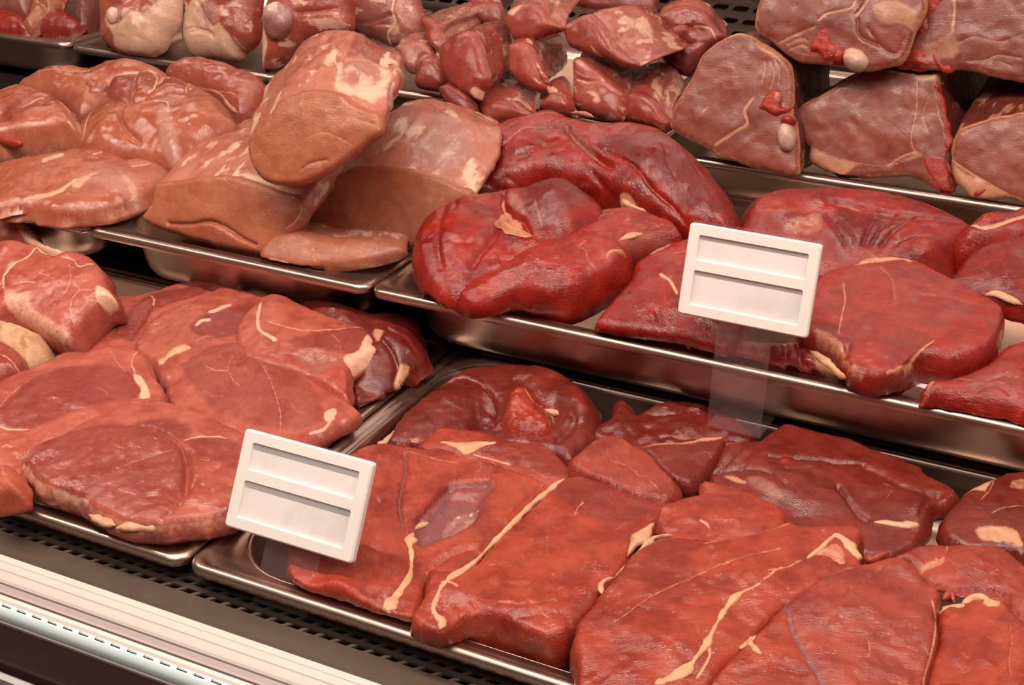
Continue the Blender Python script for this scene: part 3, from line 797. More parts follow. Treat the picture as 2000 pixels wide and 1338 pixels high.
# ================================================================== pork leg slices, front left tray
PG = 'pork leg slices in the front left tray'
a = lambda p: T(0, 720, p); b4 = lambda p: T(0, 400, p); c4 = lambda p: T(400, 520, p)
steak('A7', 'pork_slice', b4([(560, 1180), (545, 1060), (640, 880), (750, 760), (900, 710), (1100, 690), (1250, 650), (1330, 620), (1500, 590), (1700, 558), (1880, 550), (1930, 600), (1935, 645), (1850, 700), (1700, 800), (1500, 950), (1250, 1130), (1100, 1250), (800, 1250)]),
      (200, 655, -.466), sy=.10, t=.009, e=.0036, mat='pork_leg', rim=(.0010, .4), label='flat pale pork slice reaching up to the underside of the second step', group=PG,
      regions=[(b4([(1130, 760), (1250, 690), (1640, 650), (1600, 710), (1230, 840), (1150, 930), (1040, 1095), (880, 1070), (950, 930)]), 'A', .9, 5, 1.2)],
      lines=[(b4([(700, 940), (920, 940), (880, 1040)]), 1.2, 'F', .3), (b4([(1180, 740), (1210, 780), (1205, 830)]), 2.5, 'F', .2), (b4([(650, 1080), (720, 1100), (780, 1060)]), 1, 'F', .2), (b4([(1040, 1090), (1160, 920), (1240, 830), (1600, 690)]), 3, '', 1.6)], ang=30, tr='t0')
steak('A6', 'pork_slice', b4([(1045, 1095), (1090, 1000), (1170, 900), (1250, 835), (1500, 740), (1700, 650), (1800, 640), (2000, 672), (2150, 720), (2180, 820), (2000, 1000), (1800, 1130), (1560, 1290), (1330, 1380), (1240, 1340), (1190, 1220)]),
      (320, 715, -.460), sy=.09, t=.010, e=.0036, mat='pork_leg', rim=(.0010, .4), label='coarse grained pork slice with a fatty lower edge, middle of the pale leg slices', group=PG,
      regions=[(b4([(1480, 990), (1600, 900), (1750, 850), (1950, 790), (2100, 800), (1950, 960), (1750, 1060), (1560, 1060)]), 'A', .9, 6, -1.0)],
      lines=[(b4([(1640, 870), (1690, 860), (1800, 810)]), 4, 'F', .0), (b4([(1540, 980), (1580, 940), (1640, 930)]), 4, 'F', .0), (b4([(1170, 950), (1240, 940)]), 1.2, 'F', .2), (b4([(1240, 810), (1480, 830), (1580, 800)]), 1, 'F', .2), (b4([(1180, 1000), (1300, 960), (1400, 900)]), 1, 'F', .2)], ang=35, tr='t0')
strip('A6f', 'A6', b4([(1205, 1270), (1300, 1190), (1420, 1120), (1510, 1120)]), [14, 18, 17, 12], .003, label='creamy fat along the lower edge')
strip('A6g', 'A6', b4([(1500, 1080), (1600, 1030), (1700, 1030)]), [12, 14, 8], .003, 'pork_leg', 'meat_roll')
steak('A5', 'pork_piece', c4([(700, 300), (740, 255), (830, 245), (980, 265), (1200, 315), (1310, 350), (1450, 345), (1620, 365), (1680, 420), (1705, 560), (1740, 680), (1720, 735), (1640, 790), (1560, 890), (1480, 940), (1400, 990), (1200, 1090), (1100, 1030), (1000, 800), (850, 500)]),
      (740, 770, -.468), sy=.22, t=.014, e=.012, dome=.008, mat='beef_dark', label='dark folded pork piece in the corner beside the tray divider', group=PG, base=(0, .2, 0, 0),
      bumps=[(770, 690, 45, 7), (715, 715, 26, 7), (690, 600, 70, 5), (725, 770, 26, -9)],
      lines=[(c4([(1300, 650), (1420, 700), (1500, 800), (1480, 900)]), 4, '', 3), (c4([(1440, 560), (1560, 620), (1650, 700)]), 3, '', 2)],
      regions=[(c4([(1340, 560), (1420, 600), (1380, 680), (1330, 640)]), 'F', .8, 6), (c4([(1520, 800), (1600, 780), (1540, 900), (1460, 930)]), 'F', .75, 6)], ang=10, tr='t0')
steak('A4', 'pork_slice', c4([(230, 470), (260, 410), (330, 340), (410, 262), (520, 222), (640, 232), (760, 285), (1000, 385), (1280, 480), (1335, 600), (1350, 655), (1150, 790), (1140, 900), (1110, 1025), (980, 975), (850, 890), (700, 830), (500, 780), (300, 700), (235, 570)]),
      (610, 735, -.454), sy=.13, t=.013, e=.006, dome=.005, mat='pork_leg', label='plump pork slice with a red corner, furthest of the leg slices towards the divider', group=PG,
      regions=[(c4([(650, 640), (900, 560), (1280, 490), (1330, 620), (1180, 700), (900, 700)]), 'A', .8, 8, .4), (c4([(700, 720), (1070, 720), (1080, 780), (860, 850), (780, 800)]), 'M', .6, 12, -1.5),
               (c4([(1270, 540), (1340, 600), (1370, 660), (1200, 780), (1130, 800), (1080, 740), (1200, 680)]), 'F', .95, 6, .5), (c4([(860, 860), (1100, 790), (1140, 830), (1110, 1020), (980, 970)]), 'R', .35, 6, 1)],
      lines=[(c4([(500, 480), (640, 520), (800, 550), (1000, 525), (1280, 480)]), 1.6, 'F', .5), (c4([(440, 340), (420, 440), (440, 540), (560, 620)]), 4, 'F', .3), (c4([(1000, 580), (1060, 640), (1060, 690)]), 1.2, 'F', .2)],
      bumps=[(540, 600, 60, 3)], ang=10, tr='t0')
steak('A3', 'pork_slice', [(325, 750), (330, 722), (345, 706), (365, 690), (400, 673), (440, 667), (470, 667), (505, 673), (530, 682), (558, 693), (583, 710), (613, 743), (650, 765), (677, 780), (701, 797), (702, 805), (680, 820), (663, 827), (625, 848), (605, 862), (560, 900), (500, 905), (430, 880), (370, 830), (328, 775)],
      (590, 862, -.463), sy=.11, t=.012, e=.0036, dome=.0025, mat='pork_leg', rim=(.0010, .4), label='broad pork slice with a pale Y-shaped seam, directly behind the front price holder', group=PG,
      regions=[(c4([(-200, 760), (-250, 640), (-100, 600), (120, 590), (320, 620), (520, 700), (700, 800), (850, 950), (910, 1100), (900, 1230), (700, 1290), (400, 1260), (100, 1150), (-50, 1000)]), 'A', .55, 10, .4),
               (c4([(930, 1150), (1010, 1110), (1030, 1140), (990, 1220), (940, 1220)]), 'F', .9, 5), (c4([(850, 900), (1000, 985), (1110, 1040), (1200, 1110), (1150, 1180), (1000, 1290), (800, 1330), (930, 1200), (940, 1080)]), 'A', 0, 6)],
      lines=[(c4([(420, 740), (500, 880), (560, 1040), (595, 1180), (590, 1300)]), 1.5, 'F', .5), (c4([(700, 740), (790, 810), (850, 890)]), 3, 'F', .2), (c4([(0, 790), (90, 830), (180, 850), (230, 920), (280, 960)]), 1.5, 'F', .3), (c4([(220, 710), (190, 790), (185, 850)]), 1.3, 'F', .3),
             (c4([(640, 1060), (720, 1150), (800, 1170)]), 1, 'F', .2), (c4([(820, 1310), (930, 1270), (1010, 1180)]), 3, 'F', .6)], ang=-50, tr='t0')
steak('A2', 'pork_slice', [(-70, 800), (-20, 755), (25, 729), (72, 710), (125, 687), (165, 684), (195, 677), (215, 672), (240, 669), (263, 677), (288, 700), (304, 733), (315, 750), (322, 772), (305, 782), (290, 800), (200, 860), (110, 900), (60, 930), (45, 935), (0, 935), (-70, 930)],
      (60, 905, -.466), sy=.11, t=.012, e=.0036, dome=.0025, mat='pork_leg', rim=(.0010, .4), label='pork slice with a dark oval eye at the left end of the front tray', group=PG,
      regions=[(a([(-100, 380), (60, 280), (250, 100), (450, 10), (700, -20), (1000, 20), (1090, 150), (1080, 230), (700, 310), (400, 430), (200, 480), (0, 450)]), 'A', .85, 9, .5),
               (a([(1040, 50), (1100, 60), (1140, 120), (1175, 225), (1085, 240), (1100, 165), (1050, 100)]), 'F', .95, 5, .4), (a([(-40, 560), (180, 560), (200, 700), (-40, 730)]), 'R', .12, 8)],
      lines=[(a([(0, 330), (60, 240), (160, 150)]), 1.6, 'F', .3), (a([(760, 170), (830, 200), (840, 230)]), 1.2, 'F', .2), (a([(0, 465), (100, 490), (220, 490)]), 3, 'F', .4), (a([(20, 640), (60, 620), (85, 640)]), 1.5, 'F', .2), (b4([(860, 1140), (930, 1260), (980, 1310)]), 1.5, 'F', .3), (b4([(1070, 1140), (1030, 1240), (1060, 1330)]), 2, 'F', .3)], ang=25, tr='t0')
steak('A10', 'fatty_pork_piece', b4([(-80, 850), (0, 848), (100, 885), (250, 950), (340, 1000), (385, 1080), (380, 1160), (290, 1240), (180, 1290), (60, 1200), (-80, 1120)]),
      (60, 680, -.462), sy=.3, t=.025, e=.012, dome=.006, mat='fat_solid', label='lumpy tan fat trimming at the left edge below the seamed pork chunk', group=PG,
      bumps=[(62, 682, 14, 3, 1), (40, 640, 20, 3), (80, 650, 14, 2)], regions=[(b4([(200, 1090), (260, 1060), (300, 1120), (240, 1180), (190, 1160)]), 'A', .8, 8, 0)], lines=[(b4([(30, 900), (90, 960), (200, 1010), (260, 1060)]), 2, '', 2)], lump=.003, tr='t0')
steak('A11', 'pork_piece', b4([(-90, 1020), (0, 1035), (70, 1065), (150, 1120), (195, 1230), (160, 1310), (60, 1350), (-90, 1400)]),
      (20, 735, -.460), sy=.25, t=.022, e=.01, dome=.006, mat='pork_leg', label='small ruddy pork piece at the left edge in front of the tan fat trimming', group=PG, base=(0, .8, 0, .15), lines=[(b4([(0, 1200), (80, 1240), (150, 1300)]), 2, 'F', .5)], tr='t0')
steak('A8b', 'pork_piece', b4([(-90, -40), (0, 0), (60, 15), (150, 60), (240, 150), (290, 225), (380, 300), (545, 350), (430, 400), (280, 330), (100, 290), (-90, 280)]),
      (60, 470, -.437), sy=.35, t=.022, e=.009, dome=.004, mat='pork_leg', label='pork joint end with a white fatty side, rearmost at the left of the front tray', group=PG,
      regions=[(b4([(30, 0), (150, 50), (240, 140), (300, 230), (420, 310), (560, 350), (420, 400), (300, 330), (190, 280), (110, 130)]), 'F', .9, 8)], lump=.003, tr='t0')
steak('A8', 'pork_chunk', b4([(-90, 250), (0, 258), (100, 250), (280, 292), (420, 372), (480, 350), (600, 345), (700, 380), (750, 430), (810, 510), (822, 570), (870, 660), (888, 710), (780, 752), (700, 835), (600, 955), (545, 1030), (490, 1052), (400, 1005), (250, 915), (110, 855), (-90, 820)]),
      (110, 655, -.450), sy=.42, t=.03, e=.008, dome=.004, mat='pork_leg', label='thick marbled pork chunk with a curved white seam, leaning at the left', group=PG, base=(0, .1, 0, .1),
      regions=[(b4([(35, 650), (150, 700), (280, 690), (250, 760), (300, 830), (420, 900), (560, 1000), (490, 1060), (300, 960), (60, 830)]), 'F', .62, 16), (b4([(760, 640), (830, 650), (890, 715), (780, 755), (750, 720)]), 'F', 1, 5, 1.5), (b4([(480, 360), (600, 345), (700, 380), (750, 440), (640, 470), (500, 430)]), 'R', .35, 8, 1)],
      lines=[(b4([(285, 320), (220, 420), (110, 490), (50, 560), (35, 660)]), 3, 'F', .8), (b4([(500, 430), (580, 450), (630, 500), (740, 450), (790, 480)]), 2, 'F', .3), (b4([(550, 480), (570, 600), (540, 680), (500, 740)]), 1.6, 'F', .3), (b4([(590, 640), (630, 690), (580, 760), (560, 860), (580, 940)]), 1.8, 'F', .3), (b4([(630, 690), (720, 680), (750, 660)]), 1.5, 'F', .3), (b4([(150, 650), (230, 630), (300, 640)]), 1.8, 'F', .2), (b4([(320, 560), (420, 600), (480, 640)]), 1.4, 'F', .2), (b4([(640, 830), (700, 760), (760, 740)]), 1.3, 'F', .2), (b4([(280, 300), (330, 370), (420, 380), (480, 360)]), 3, 'F', .5)], ang=20, tr='t0')
steak('A9', 'pork_end', a([(-80, 750), (0, 740), (90, 728), (140, 770), (185, 860), (190, 960), (110, 990), (0, 1006), (-80, 1010)]),
      (15, 962, -.458), sy=.25, t=.016, e=.009, dome=.004, mat='pork_rim', label='pale stub of pork in the bottom left corner of the front tray', group=PG, bumps=[(30, 930, 15, 2)], tr='t0', rest=True)
A1o = a([(170, 715), (205, 738), (250, 800), (310, 870), (390, 918), (560, 965), (690, 1040), (850, 1120), (1000, 1180), (1200, 1205), (1350, 1190), (1750, 1130), (1950, 1010), (2080, 830), (2120, 700), (2000, 570), (1900, 490), (1800, 440), (1600, 350), (1450, 285), (1290, 242), (1150, 239), (1000, 272), (800, 345), (600, 430), (440, 525), (250, 592), (195, 640)])
steak('A1', 'pork_slice', A1o, (250, 1012, -.4585), sy=.10, t=.0175, e=.0034, dome=.003, mat='pork_leg', label='largest pork leg slice with a round smooth eye, at the front lip of the tray', group=PG, side=(.34, 0, 0, .05), bulge=.003, rim=(.0012, .5),
      regions=[(a([(215, 720), (300, 620), (450, 530), (700, 465), (900, 448), (1100, 460), (1260, 530), (1400, 625), (1440, 750), (1430, 900), (1380, 1040), (1230, 1160), (1000, 1150), (720, 1020), (500, 940), (330, 860)]), 'A', .72, 7, .9),
               (a([(1500, 560), (1760, 560), (1900, 640), (1900, 800), (1700, 760), (1540, 740)]), 'A', .8, 10, 0), (a([(1060, 440), (1300, 400), (1500, 480), (1420, 600), (1280, 530)]), 'A', .9, 14, 0)],
      lines=[(a([(1100, 455), (1270, 525), (1400, 620), (1450, 760), (1440, 960), (1400, 1060), (1260, 1170)]), 2.5, '', 2.2), (a([(1455, 700), (1470, 830), (1450, 960)]), 7, '', 5), (a([(1440, 585), (1530, 545), (1650, 545), (1780, 560)]), 2, 'F', .4), (a([(920, 820), (1100, 740), (1360, 678)]), 1.2, 'F', .4),
             (a([(172, 712), (230, 775), (290, 850), (390, 912), (520, 950), (690, 1025)]), 2.2, 'F', .2), (a([(200, 690), (260, 610), (440, 525)]), 2, 'F', .0), (a([(370, 660), (385, 740), (440, 790), (520, 800)]), 1.2, 'F', .1), (a([(1560, 740), (1640, 745), (1600, 720)]), 1.2, 'F', .2),
             (a([(1360, 740), (1340, 800), (1355, 830)]), 1.2, 'F', .2), (a([(980, 980), (1060, 1000)]), 1.5, 'F', 0), (a([(1140, 270), (1150, 310)]), 1.2, 'F', 0), (a([(640, 650), (720, 660), (700, 690)]), 1, 'F', 0), (a([(1500, 950), (1560, 880), (1700, 800)]), 3, '', 1.2), (a([(1210, 580), (1230, 600)]), 2, 'F', 0)], ang=15, tr='t0', rest=True)
strip('A1f', 'A1', a([(690, 1130), (820, 1190), (900, 1215)]), [14, 18, 10], .003, label='crumbly fat on the front edge')
strip('A1g', 'A1', a([(900, 1235), (1050, 1215), (1150, 1225), (1235, 1232)]), [12, 24, 26, 10], .004, label='thick pale fat on the front edge')
# ================================================================== beef slices, front right tray
BG = 'beef slices in the front right tray'
p7 = lambda p: T(700, 700, p); p11 = lambda p: T(1100, 750, p); p15 = lambda p: T(1500, 800, p); p6 = lambda p: T(600, 1003, p); p10 = lambda p: T(1050, 1003, p); p16 = lambda p: T(1500, 1003, p)
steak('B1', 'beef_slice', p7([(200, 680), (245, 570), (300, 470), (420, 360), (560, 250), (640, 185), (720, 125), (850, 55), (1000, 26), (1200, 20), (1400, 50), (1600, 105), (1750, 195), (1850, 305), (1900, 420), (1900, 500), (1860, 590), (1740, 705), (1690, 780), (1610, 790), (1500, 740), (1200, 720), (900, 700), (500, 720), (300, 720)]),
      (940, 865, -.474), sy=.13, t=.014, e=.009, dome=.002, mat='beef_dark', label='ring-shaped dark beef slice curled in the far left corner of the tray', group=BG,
      bumps=[(1130, 800, 45, 7, 1), (1060, 735, 90, 6, .4), (880, 740, 60, 5, .6), (950, 800, 26, -10, .8), (1080, 810, 22, -6, 1), (1010, 800, 22, 6, 1.4)],
      lines=[(p7([(280, 520), (500, 320), (700, 230), (850, 205), (1000, 265), (1075, 360), (1040, 420)]), 2.5, '', 2.2), (p7([(870, 520), (950, 480), (1050, 500), (1110, 430)]), 6, '', 4), (p7([(1520, 440), (1640, 450), (1680, 520), (1560, 640)]), 6, '', 4), (p7([(650, 460), (660, 540)]), 1.2, 'F', .1), (p7([(360, 540), (400, 620)]), 1, 'F', .1)],
      regions=[(p7([(1150, 400), (1220, 320), (1320, 330), (1400, 400), (1480, 430), (1500, 600), (1300, 650), (1180, 600)]), 'R', .35, 8, 2), (p7([(880, 490), (960, 465), (1040, 490), (1110, 560), (900, 560)]), 'A', 1, 8, -3), (p7([(1040, 520), (1110, 500), (1130, 560), (1060, 570)]), 'M', .7, 5)], ang=60, lump=.002, tr='t1')  # darkest tissue in the hollow of the curl stands for its shade
steak('B1l', 'folded_lobe', p7([(215, 680), (255, 590), (310, 495), (420, 385), (560, 300), (700, 235), (850, 203), (1000, 268), (1078, 360), (1045, 440), (960, 462), (890, 495), (850, 580), (700, 660), (450, 690)]), None, t=.006, e=.003, dome=.003, mat='beef_dark', on='B1', off=.003, step=.0016, lump=.0012, ragged=.0008, base=(0, .25, 0, 0))
steak('B1m', 'inner_flap', p7([(1130, 480), (1165, 385), (1225, 318), (1320, 312), (1400, 385), (1480, 432), (1505, 520), (1500, 610), (1400, 640), (1250, 640), (1150, 600), (1110, 540)]), None, t=.007, e=.004, dome=.004, mat='beef', on='B1', off=.003, step=.0016, lump=.003, ls=90, ragged=.001, base=(0, 0, 0, .25), lines=[(p7([(1300, 330), (1370, 410), (1490, 440)]), 2.5, 'F', .8), (p7([(1490, 440), (1500, 600)]), 2, 'F', 0)])
strip('B1f', 'B1', p7([(1370, 405), (1450, 400), (1520, 410), (1570, 430)]), [4, 10, 14, 12], .004, label='yellow fat nub at the curl')
strip('B1g', 'B1', p7([(150, 640), (200, 650), (290, 570), (330, 500)]), [16, 18, 10, 4], .003, label='yellow fat at the left end')
steak('B14', 'beef_slice', p11([(230, 400), (240, 345), (290, 305), (370, 255), (400, 195), (412, 108), (500, 130), (552, 208), (580, 235), (650, 190), (760, 148), (900, 136), (1100, 152), (1250, 200), (1400, 300), (1500, 400), (1420, 480), (1250, 470), (1050, 520), (900, 560), (620, 560), (480, 470), (350, 430)]),
      (1290, 865, -.470), sy=.12, t=.010, e=.0032, dome=.0018, mat='beef_dark', label='dark beef slice with a small upturned flap, under the foot of the clear stem', group=BG, bumps=[(1170, 790, 22, 4), (1330, 810, 60, 3)], lines=[(p11([(600, 470), (800, 440), (1000, 440), (1250, 400)]), 2, '', 1), (p11([(650, 250), (850, 270), (990, 240)]), 2, '', 1)], lump=.003, ang=10, tr='t1')
steak('B13', 'beef_slice', p11([(600, 500), (700, 478), (800, 468), (950, 468), (1070, 442), (1250, 408), (1252, 465), (1185, 580), (1090, 700), (1000, 772), (930, 772), (860, 740), (760, 660), (680, 560)]),
      (1335, 938, -.4635), sy=.12, t=.014, e=.0032, dome=.0018, mat='beef_dark', label='small triangular beef slice with a fat top edge, right of the leaf-shaped slice', group=BG, lines=[(p11([(1060, 560), (1120, 540), (1180, 600)]), 1.2, 'F', .2)], base=(0, 0, 0, .1), ang=40, tr='t1')
strip('B13f', 'B13', p11([(630, 485), (800, 468), (980, 460), (1080, 430), (1200, 425), (1250, 410)]), [2, 3, 5, 12, 10, 4], .0022, 'fat_pink')
steak('B12', 'beef_slice', p11([(38, 600), (130, 512), (250, 412), (380, 386), (480, 412), (600, 488), (690, 538), (770, 640), (850, 722), (885, 800), (850, 870), (760, 905), (640, 890), (470, 835), (350, 770), (250, 722), (100, 652)]),
      (1250, 970, -.4515), sy=.14, t=.0135, e=.0032, dome=.0018, mat='beef', label='leaf-shaped beef slice with fine white veins, in the middle of the beef tray', group=BG, base=(0, .35, 0, 0),
      lines=[(p11([(360, 590), (400, 620), (500, 650), (600, 740), (660, 770), (760, 850)]), 1.3, 'F', .3), (p11([(250, 600), (330, 560), (350, 480)]), 1, 'F', .1), (p11([(480, 660), (520, 720), (540, 800)]), 1, 'F', .1), (p11([(640, 730), (740, 780)]), 1, 'F', .1)], bulge=.003, ang=-50, tr='t1')
steak('B2', 'beef_slice', p7([(480, 645), (560, 580), (640, 532), (800, 540), (1000, 570), (1200, 638), (1400, 648), (1500, 690), (1600, 790), (1675, 870), (1700, 940), (1600, 1020), (1430, 1080), (1200, 1000), (900, 860), (600, 780), (480, 720)]),
      (1010, 925, -.4635), sy=.10, t=.009, e=.0032, dome=.0018, mat='beef', label='beef slice crossed by a creamy triangular fat seam, in front of the curled ring', group=BG,
      regions=[(p7([(900, 730), (1060, 690), (1250, 655), (1400, 660), (1560, 780), (1660, 900), (1500, 940), (1200, 830)]), 'A', .6, 8, 0)], lines=[(p7([(1200, 640), (1400, 650), (1480, 690)]), 2.5, 'F', 0), (p7([(900, 760), (1180, 838)]), 2.5, 'F', .4)], ang=10, tr='t1')
steak('B2f', 'fat_seam', p7([(520, 662), (640, 656), (750, 672), (900, 668), (1090, 664), (1060, 690), (960, 712), (900, 745), (880, 752), (830, 760), (740, 712), (650, 672)]), None, t=.001, e=.0015, dome=.001, mat='fat_solid', on='B2', off=.0006, step=.0012, ragged=.0004, lump=.0003)
PIECES['B2f']['obj']['label'] = 'creamy triangular fat seam'
B3o = [(632, 925), (655, 895), (690, 880), (715, 868), (750, 864), (790, 868), (830, 873), (875, 875), (912, 890), (960, 902), (1045, 930), (1072, 945), (1085, 965), (1060, 990), (1020, 1025), (975, 1060), (940, 1095), (905, 1118), (880, 1125), (850, 1130), (835, 1118), (832, 1135), (822, 1170), (808, 1206), (775, 1200), (748, 1192), (725, 1186), (660, 1164), (600, 1146), (560, 1110), (580, 1010)]
steak('B3', 'beef_slice', B3o, (700, 1176, -.470), sy=.085, t=.018, e=.0032, dome=.0018, mat='beef', label='beef slice with a purple hollow in it, right beside the front price holder', group=BG,
      regions=[(p7([(430, 1340), (470, 1250), (600, 1130), (700, 1010), (820, 985), (1000, 960), (1060, 1010), (980, 1120), (900, 1280), (760, 1360), (560, 1440), (450, 1450)]), 'M', .9, 10, -7), (p7([(760, 990), (950, 960), (1050, 1000), (960, 1140), (880, 1080), (700, 1090)]), 'R', .25, 10, 1.5), ([(600, 1135), (660, 1125), (700, 1160), (735, 1195), (600, 1170)], 'R', .55, 12, 1)],
      lines=[(p7([(450, 1270), (580, 1130), (700, 1010), (820, 985), (1000, 970)]), 4, 'A', 2.5), (p7([(360, 760), (370, 880), (330, 1050), (320, 1180), (345, 1300)]), 3.2, 'M', 2.5), (p7([(400, 740), (600, 790), (770, 815)]), 1.4, 'F', .2), (p7([(860, 770), (1000, 800), (1200, 840), (1360, 910), (1450, 960)]), 2.2, 'F', .3), (p7([(870, 770), (960, 830), (900, 960)]), 1.2, 'F', .2), (p6([(950, 420), (1150, 300), (1330, 260)]), 4, '', 2.5), (p7([(1460, 960), (1330, 1080), (1180, 1240)]), 3, '', 1.5), (p6([(780, 200), (810, 330), (800, 500), (690, 640)]), 6, '', 2)],  # dark line along the hollow's upper edge paints its shade for contrast
      bumps=[(660, 1150, 40, 4), (765, 1150, 30, 2)], ang=-60, ragged=.0008, tr='t1')
strip('B3f', 'B3', p6([(840, 130), (800, 200), (815, 330), (800, 470), (720, 600), (650, 680), (640, 770)]), [12, 20, 9, 10, 20, 32, 26], .0032, label='thick fat ridge down the right edge')
strip('B3h', 'B3', p7([(430, 1330), (480, 1300), (560, 1270)]), [8, 14, 8], .002, label='fat clump in the hollow')
steak('B3i', 'membrane', p7([(640, 1330), (720, 1190), (800, 1160), (960, 1150), (940, 1220), (860, 1300), (760, 1370), (680, 1380)]), None, t=.001, e=.001, dome=.001, mat='silver_skin', on='B3', off=.0008, step=.0014, lump=.0022, ls=160, ragged=.0015)
strip('B3j', 'B3', p7([(410, 650), (450, 640), (485, 635)]), [8, 12, 8], .002, 'fat_pink', label='small fat nub')
steak('B10', 'beef_slice', [(1383, 930), (1390, 912), (1410, 873), (1425, 864), (1455, 862), (1483, 856), (1510, 836), (1533, 822), (1565, 830), (1620, 844), (1663, 853), (1700, 870), (1738, 883), (1800, 908), (1813, 923), (1850, 940), (1870, 956), (1874, 965), (1850, 980), (1824, 988), (1817, 1025), (1803, 1040), (1788, 1063), (1738, 1085), (1688, 1085), (1640, 1080), (1580, 1060), (1530, 1040), (1450, 1010), (1400, 960)],
      (1640, 1050, -.468), sy=.11, t=.014, e=.0045, dome=.003, mat='beef_dark', label='broad dark beef slice with folds along the far rim of the beef tray', group=BG,
      bumps=[(1520, 960, 70, 6, .6), (1600, 990, 45, 3), (1790, 1000, 30, 5, 1), (1430, 890, 50, 3)],
      lines=[(p15([(540, 630), (620, 740), (700, 830), (770, 880)]), 4, '', 3), (p15([(0, 380), (150, 400), (350, 410), (560, 440), (740, 440)]), 3, '', 1.8), (p15([(130, 510), (350, 490)]), 2, '', 1.4), (p15([(740, 460), (900, 540), (1100, 640), (1330, 660)]), 5, '', 2), (p15([(1180, 860), (1250, 700), (1330, 660)]), 4, '', 2), (p11([(1150, 690), (1300, 690), (1560, 720), (1740, 860)]), 2.5, '', 2), (p15([(900, 600), (960, 650), (920, 720)]), 1.2, 'F', .1), (p11([(1200, 700), (1320, 600), (1450, 480)]), 3, '', 1.5), (p11([(1380, 700), (1520, 560), (1640, 470)]), 3, '', 1.2)],
      regions=[(p11([(1250, 730), (1330, 740), (1450, 830), (1330, 800)]), 'F', .7, 6), (p11([(1430, 780), (1560, 810), (1700, 930), (1640, 950), (1500, 870)]), 'M', .75, 8), (p15([(200, 480), (90, 440), (110, 370), (180, 380)]), 'R', .3, 8, 1.5), (p15([(1400, 560), (1480, 620), (1440, 620)]), 'F', .9, 5)], ang=-15, tr='t1')
strip('B10f', 'B10', p15([(800, 880), (900, 880), (1050, 900), (1140, 890), (1190, 900)]), [5, 9, 11, 16, 8], .003, label='fat ledge at the lower right')
steak('B11', 'beef_slice', p15([(1490, 680), (1540, 620), (1640, 575), (1790, 508), (1850, 482), (2000, 466), (2150, 480), (2200, 1000), (2000, 1160), (1900, 1110), (1700, 1090), (1500, 1060), (1385, 980), (1350, 900), (1385, 790), (1450, 720)]),
      (1900, 1060, -.462), sy=.12, t=.016, e=.0045, dome=.003, mat='beef_dark', label='rounded beef slice with a pale fat corner at the right end of the tray', group=BG,
      regions=[(p15([(1490, 690), (1600, 600), (1770, 540), (1740, 590), (1690, 660), (1600, 640)]), 'F', .85, 6), (p15([(1610, 940), (1750, 936), (1940, 980), (1990, 1100), (1850, 1060), (1660, 1030)]), 'F', .75, 6), (p15([(1900, 570), (2000, 560), (2000, 650), (1880, 640)]), 'F', .6, 6)], lines=[(p15([(1660, 720), (1720, 660), (1760, 580)]), 2, 'F', .2), (p15([(1740, 840), (1860, 790), (2000, 770)]), 1.6, 'F', .2)], ang=20, tr='t1')
B4o = [(1072, 958), (1088, 942), (1112, 928), (1145, 930), (1190, 945), (1230, 960), (1290, 975), (1300, 990), (1292, 1010), (1275, 1030), (1245, 1065), (1222, 1098), (1205, 1126), (1176, 1158), (1155, 1186), (1132, 1208), (1112, 1222), (1090, 1234), (1070, 1238), (1040, 1230), (1005, 1215), (985, 1204), (960, 1194), (925, 1197), (895, 1208), (878, 1222), (858, 1230), (825, 1222), (806, 1206), (806, 1192), (828, 1160), (834, 1132), (836, 1110), (880, 1112), (905, 1112), (935, 1092), (970, 1052), (1010, 1015), (1045, 982)]
steak('B4', 'beef_slice', B4o, (960, 1194, -.460), sy=.045, t=.034, e=.0032, dome=.0018, mat='beef', label='thick beef slice with a scalloped front edge, in the centre of the tray', group=BG, base=(0, 0, 0, .05),
      regions=[([(1130, 930), (1250, 965), (1290, 990), (1200, 1030), (1120, 1000), (1085, 960)], 'A', .7, 20)],
      lines=[(p7([(1690, 1230), (1720, 1170), (1760, 1130)]), 2.2, 'F', .4), (p10([(100, 0), (70, 250), (90, 350)]), 1.2, 'F', .2), (p10([(600, 140), (650, 110), (690, 90)]), 1.2, 'F', .2), (p6([(1680, 650), (1780, 740), (1870, 820)]), 1.4, 'F', .2), (p6([(1060, 560), (1130, 570), (1170, 610)]), 4, 'F', .2), (p6([(1280, 700), (1330, 750), (1250, 760)]), 2, '', 1.2), (p6([(1600, 830), (1750, 800), (1990, 790)]), 2.5, '', .9), (p6([(1500, 700), (1700, 730), (1950, 700)]), 2.5, '', .7)],
      bumps=[(1050, 1190, 60, 2, .3), (900, 1160, 40, 2.5)], bulge=.002, ang=65, tr='t1')
strip('B4f', 'B4', [(1105, 931), (1070, 958), (1037, 985), (992, 1030), (960, 1062), (932, 1092), (905, 1112), (880, 1128), (862, 1148), (852, 1170), (846, 1190), (855, 1205), (864, 1214), (858, 1228)], [6, 12, 7, 13, 8, 7, 10, 18, 16, 9, 9, 12, 14, 10], .0026, label='long pale fat seam')
steak('B6', 'beef_slice', [(1284, 992), (1300, 982), (1340, 968), (1368, 960), (1372, 935), (1395, 940), (1425, 948), (1463, 958), (1500, 975), (1530, 990), (1534, 1008), (1515, 1040), (1440, 1068), (1390, 1075), (1325, 1070), (1284, 1030)],
      (1400, 1045, -.4545), sy=.09, t=.008, e=.0032, dome=.0018, mat='beef', label='tapering beef slice with a peaked corner, tucked between the two widest slices', group=BG, regions=[(p11([(1450, 850), (1600, 910), (1730, 980), (1700, 1060), (1550, 1080)]), 'R', .3, 10)], lines=[(p11([(1070, 1080), (1120, 1110), (1140, 1140)]), 3, 'F', 0)], ang=20, tr='t1')
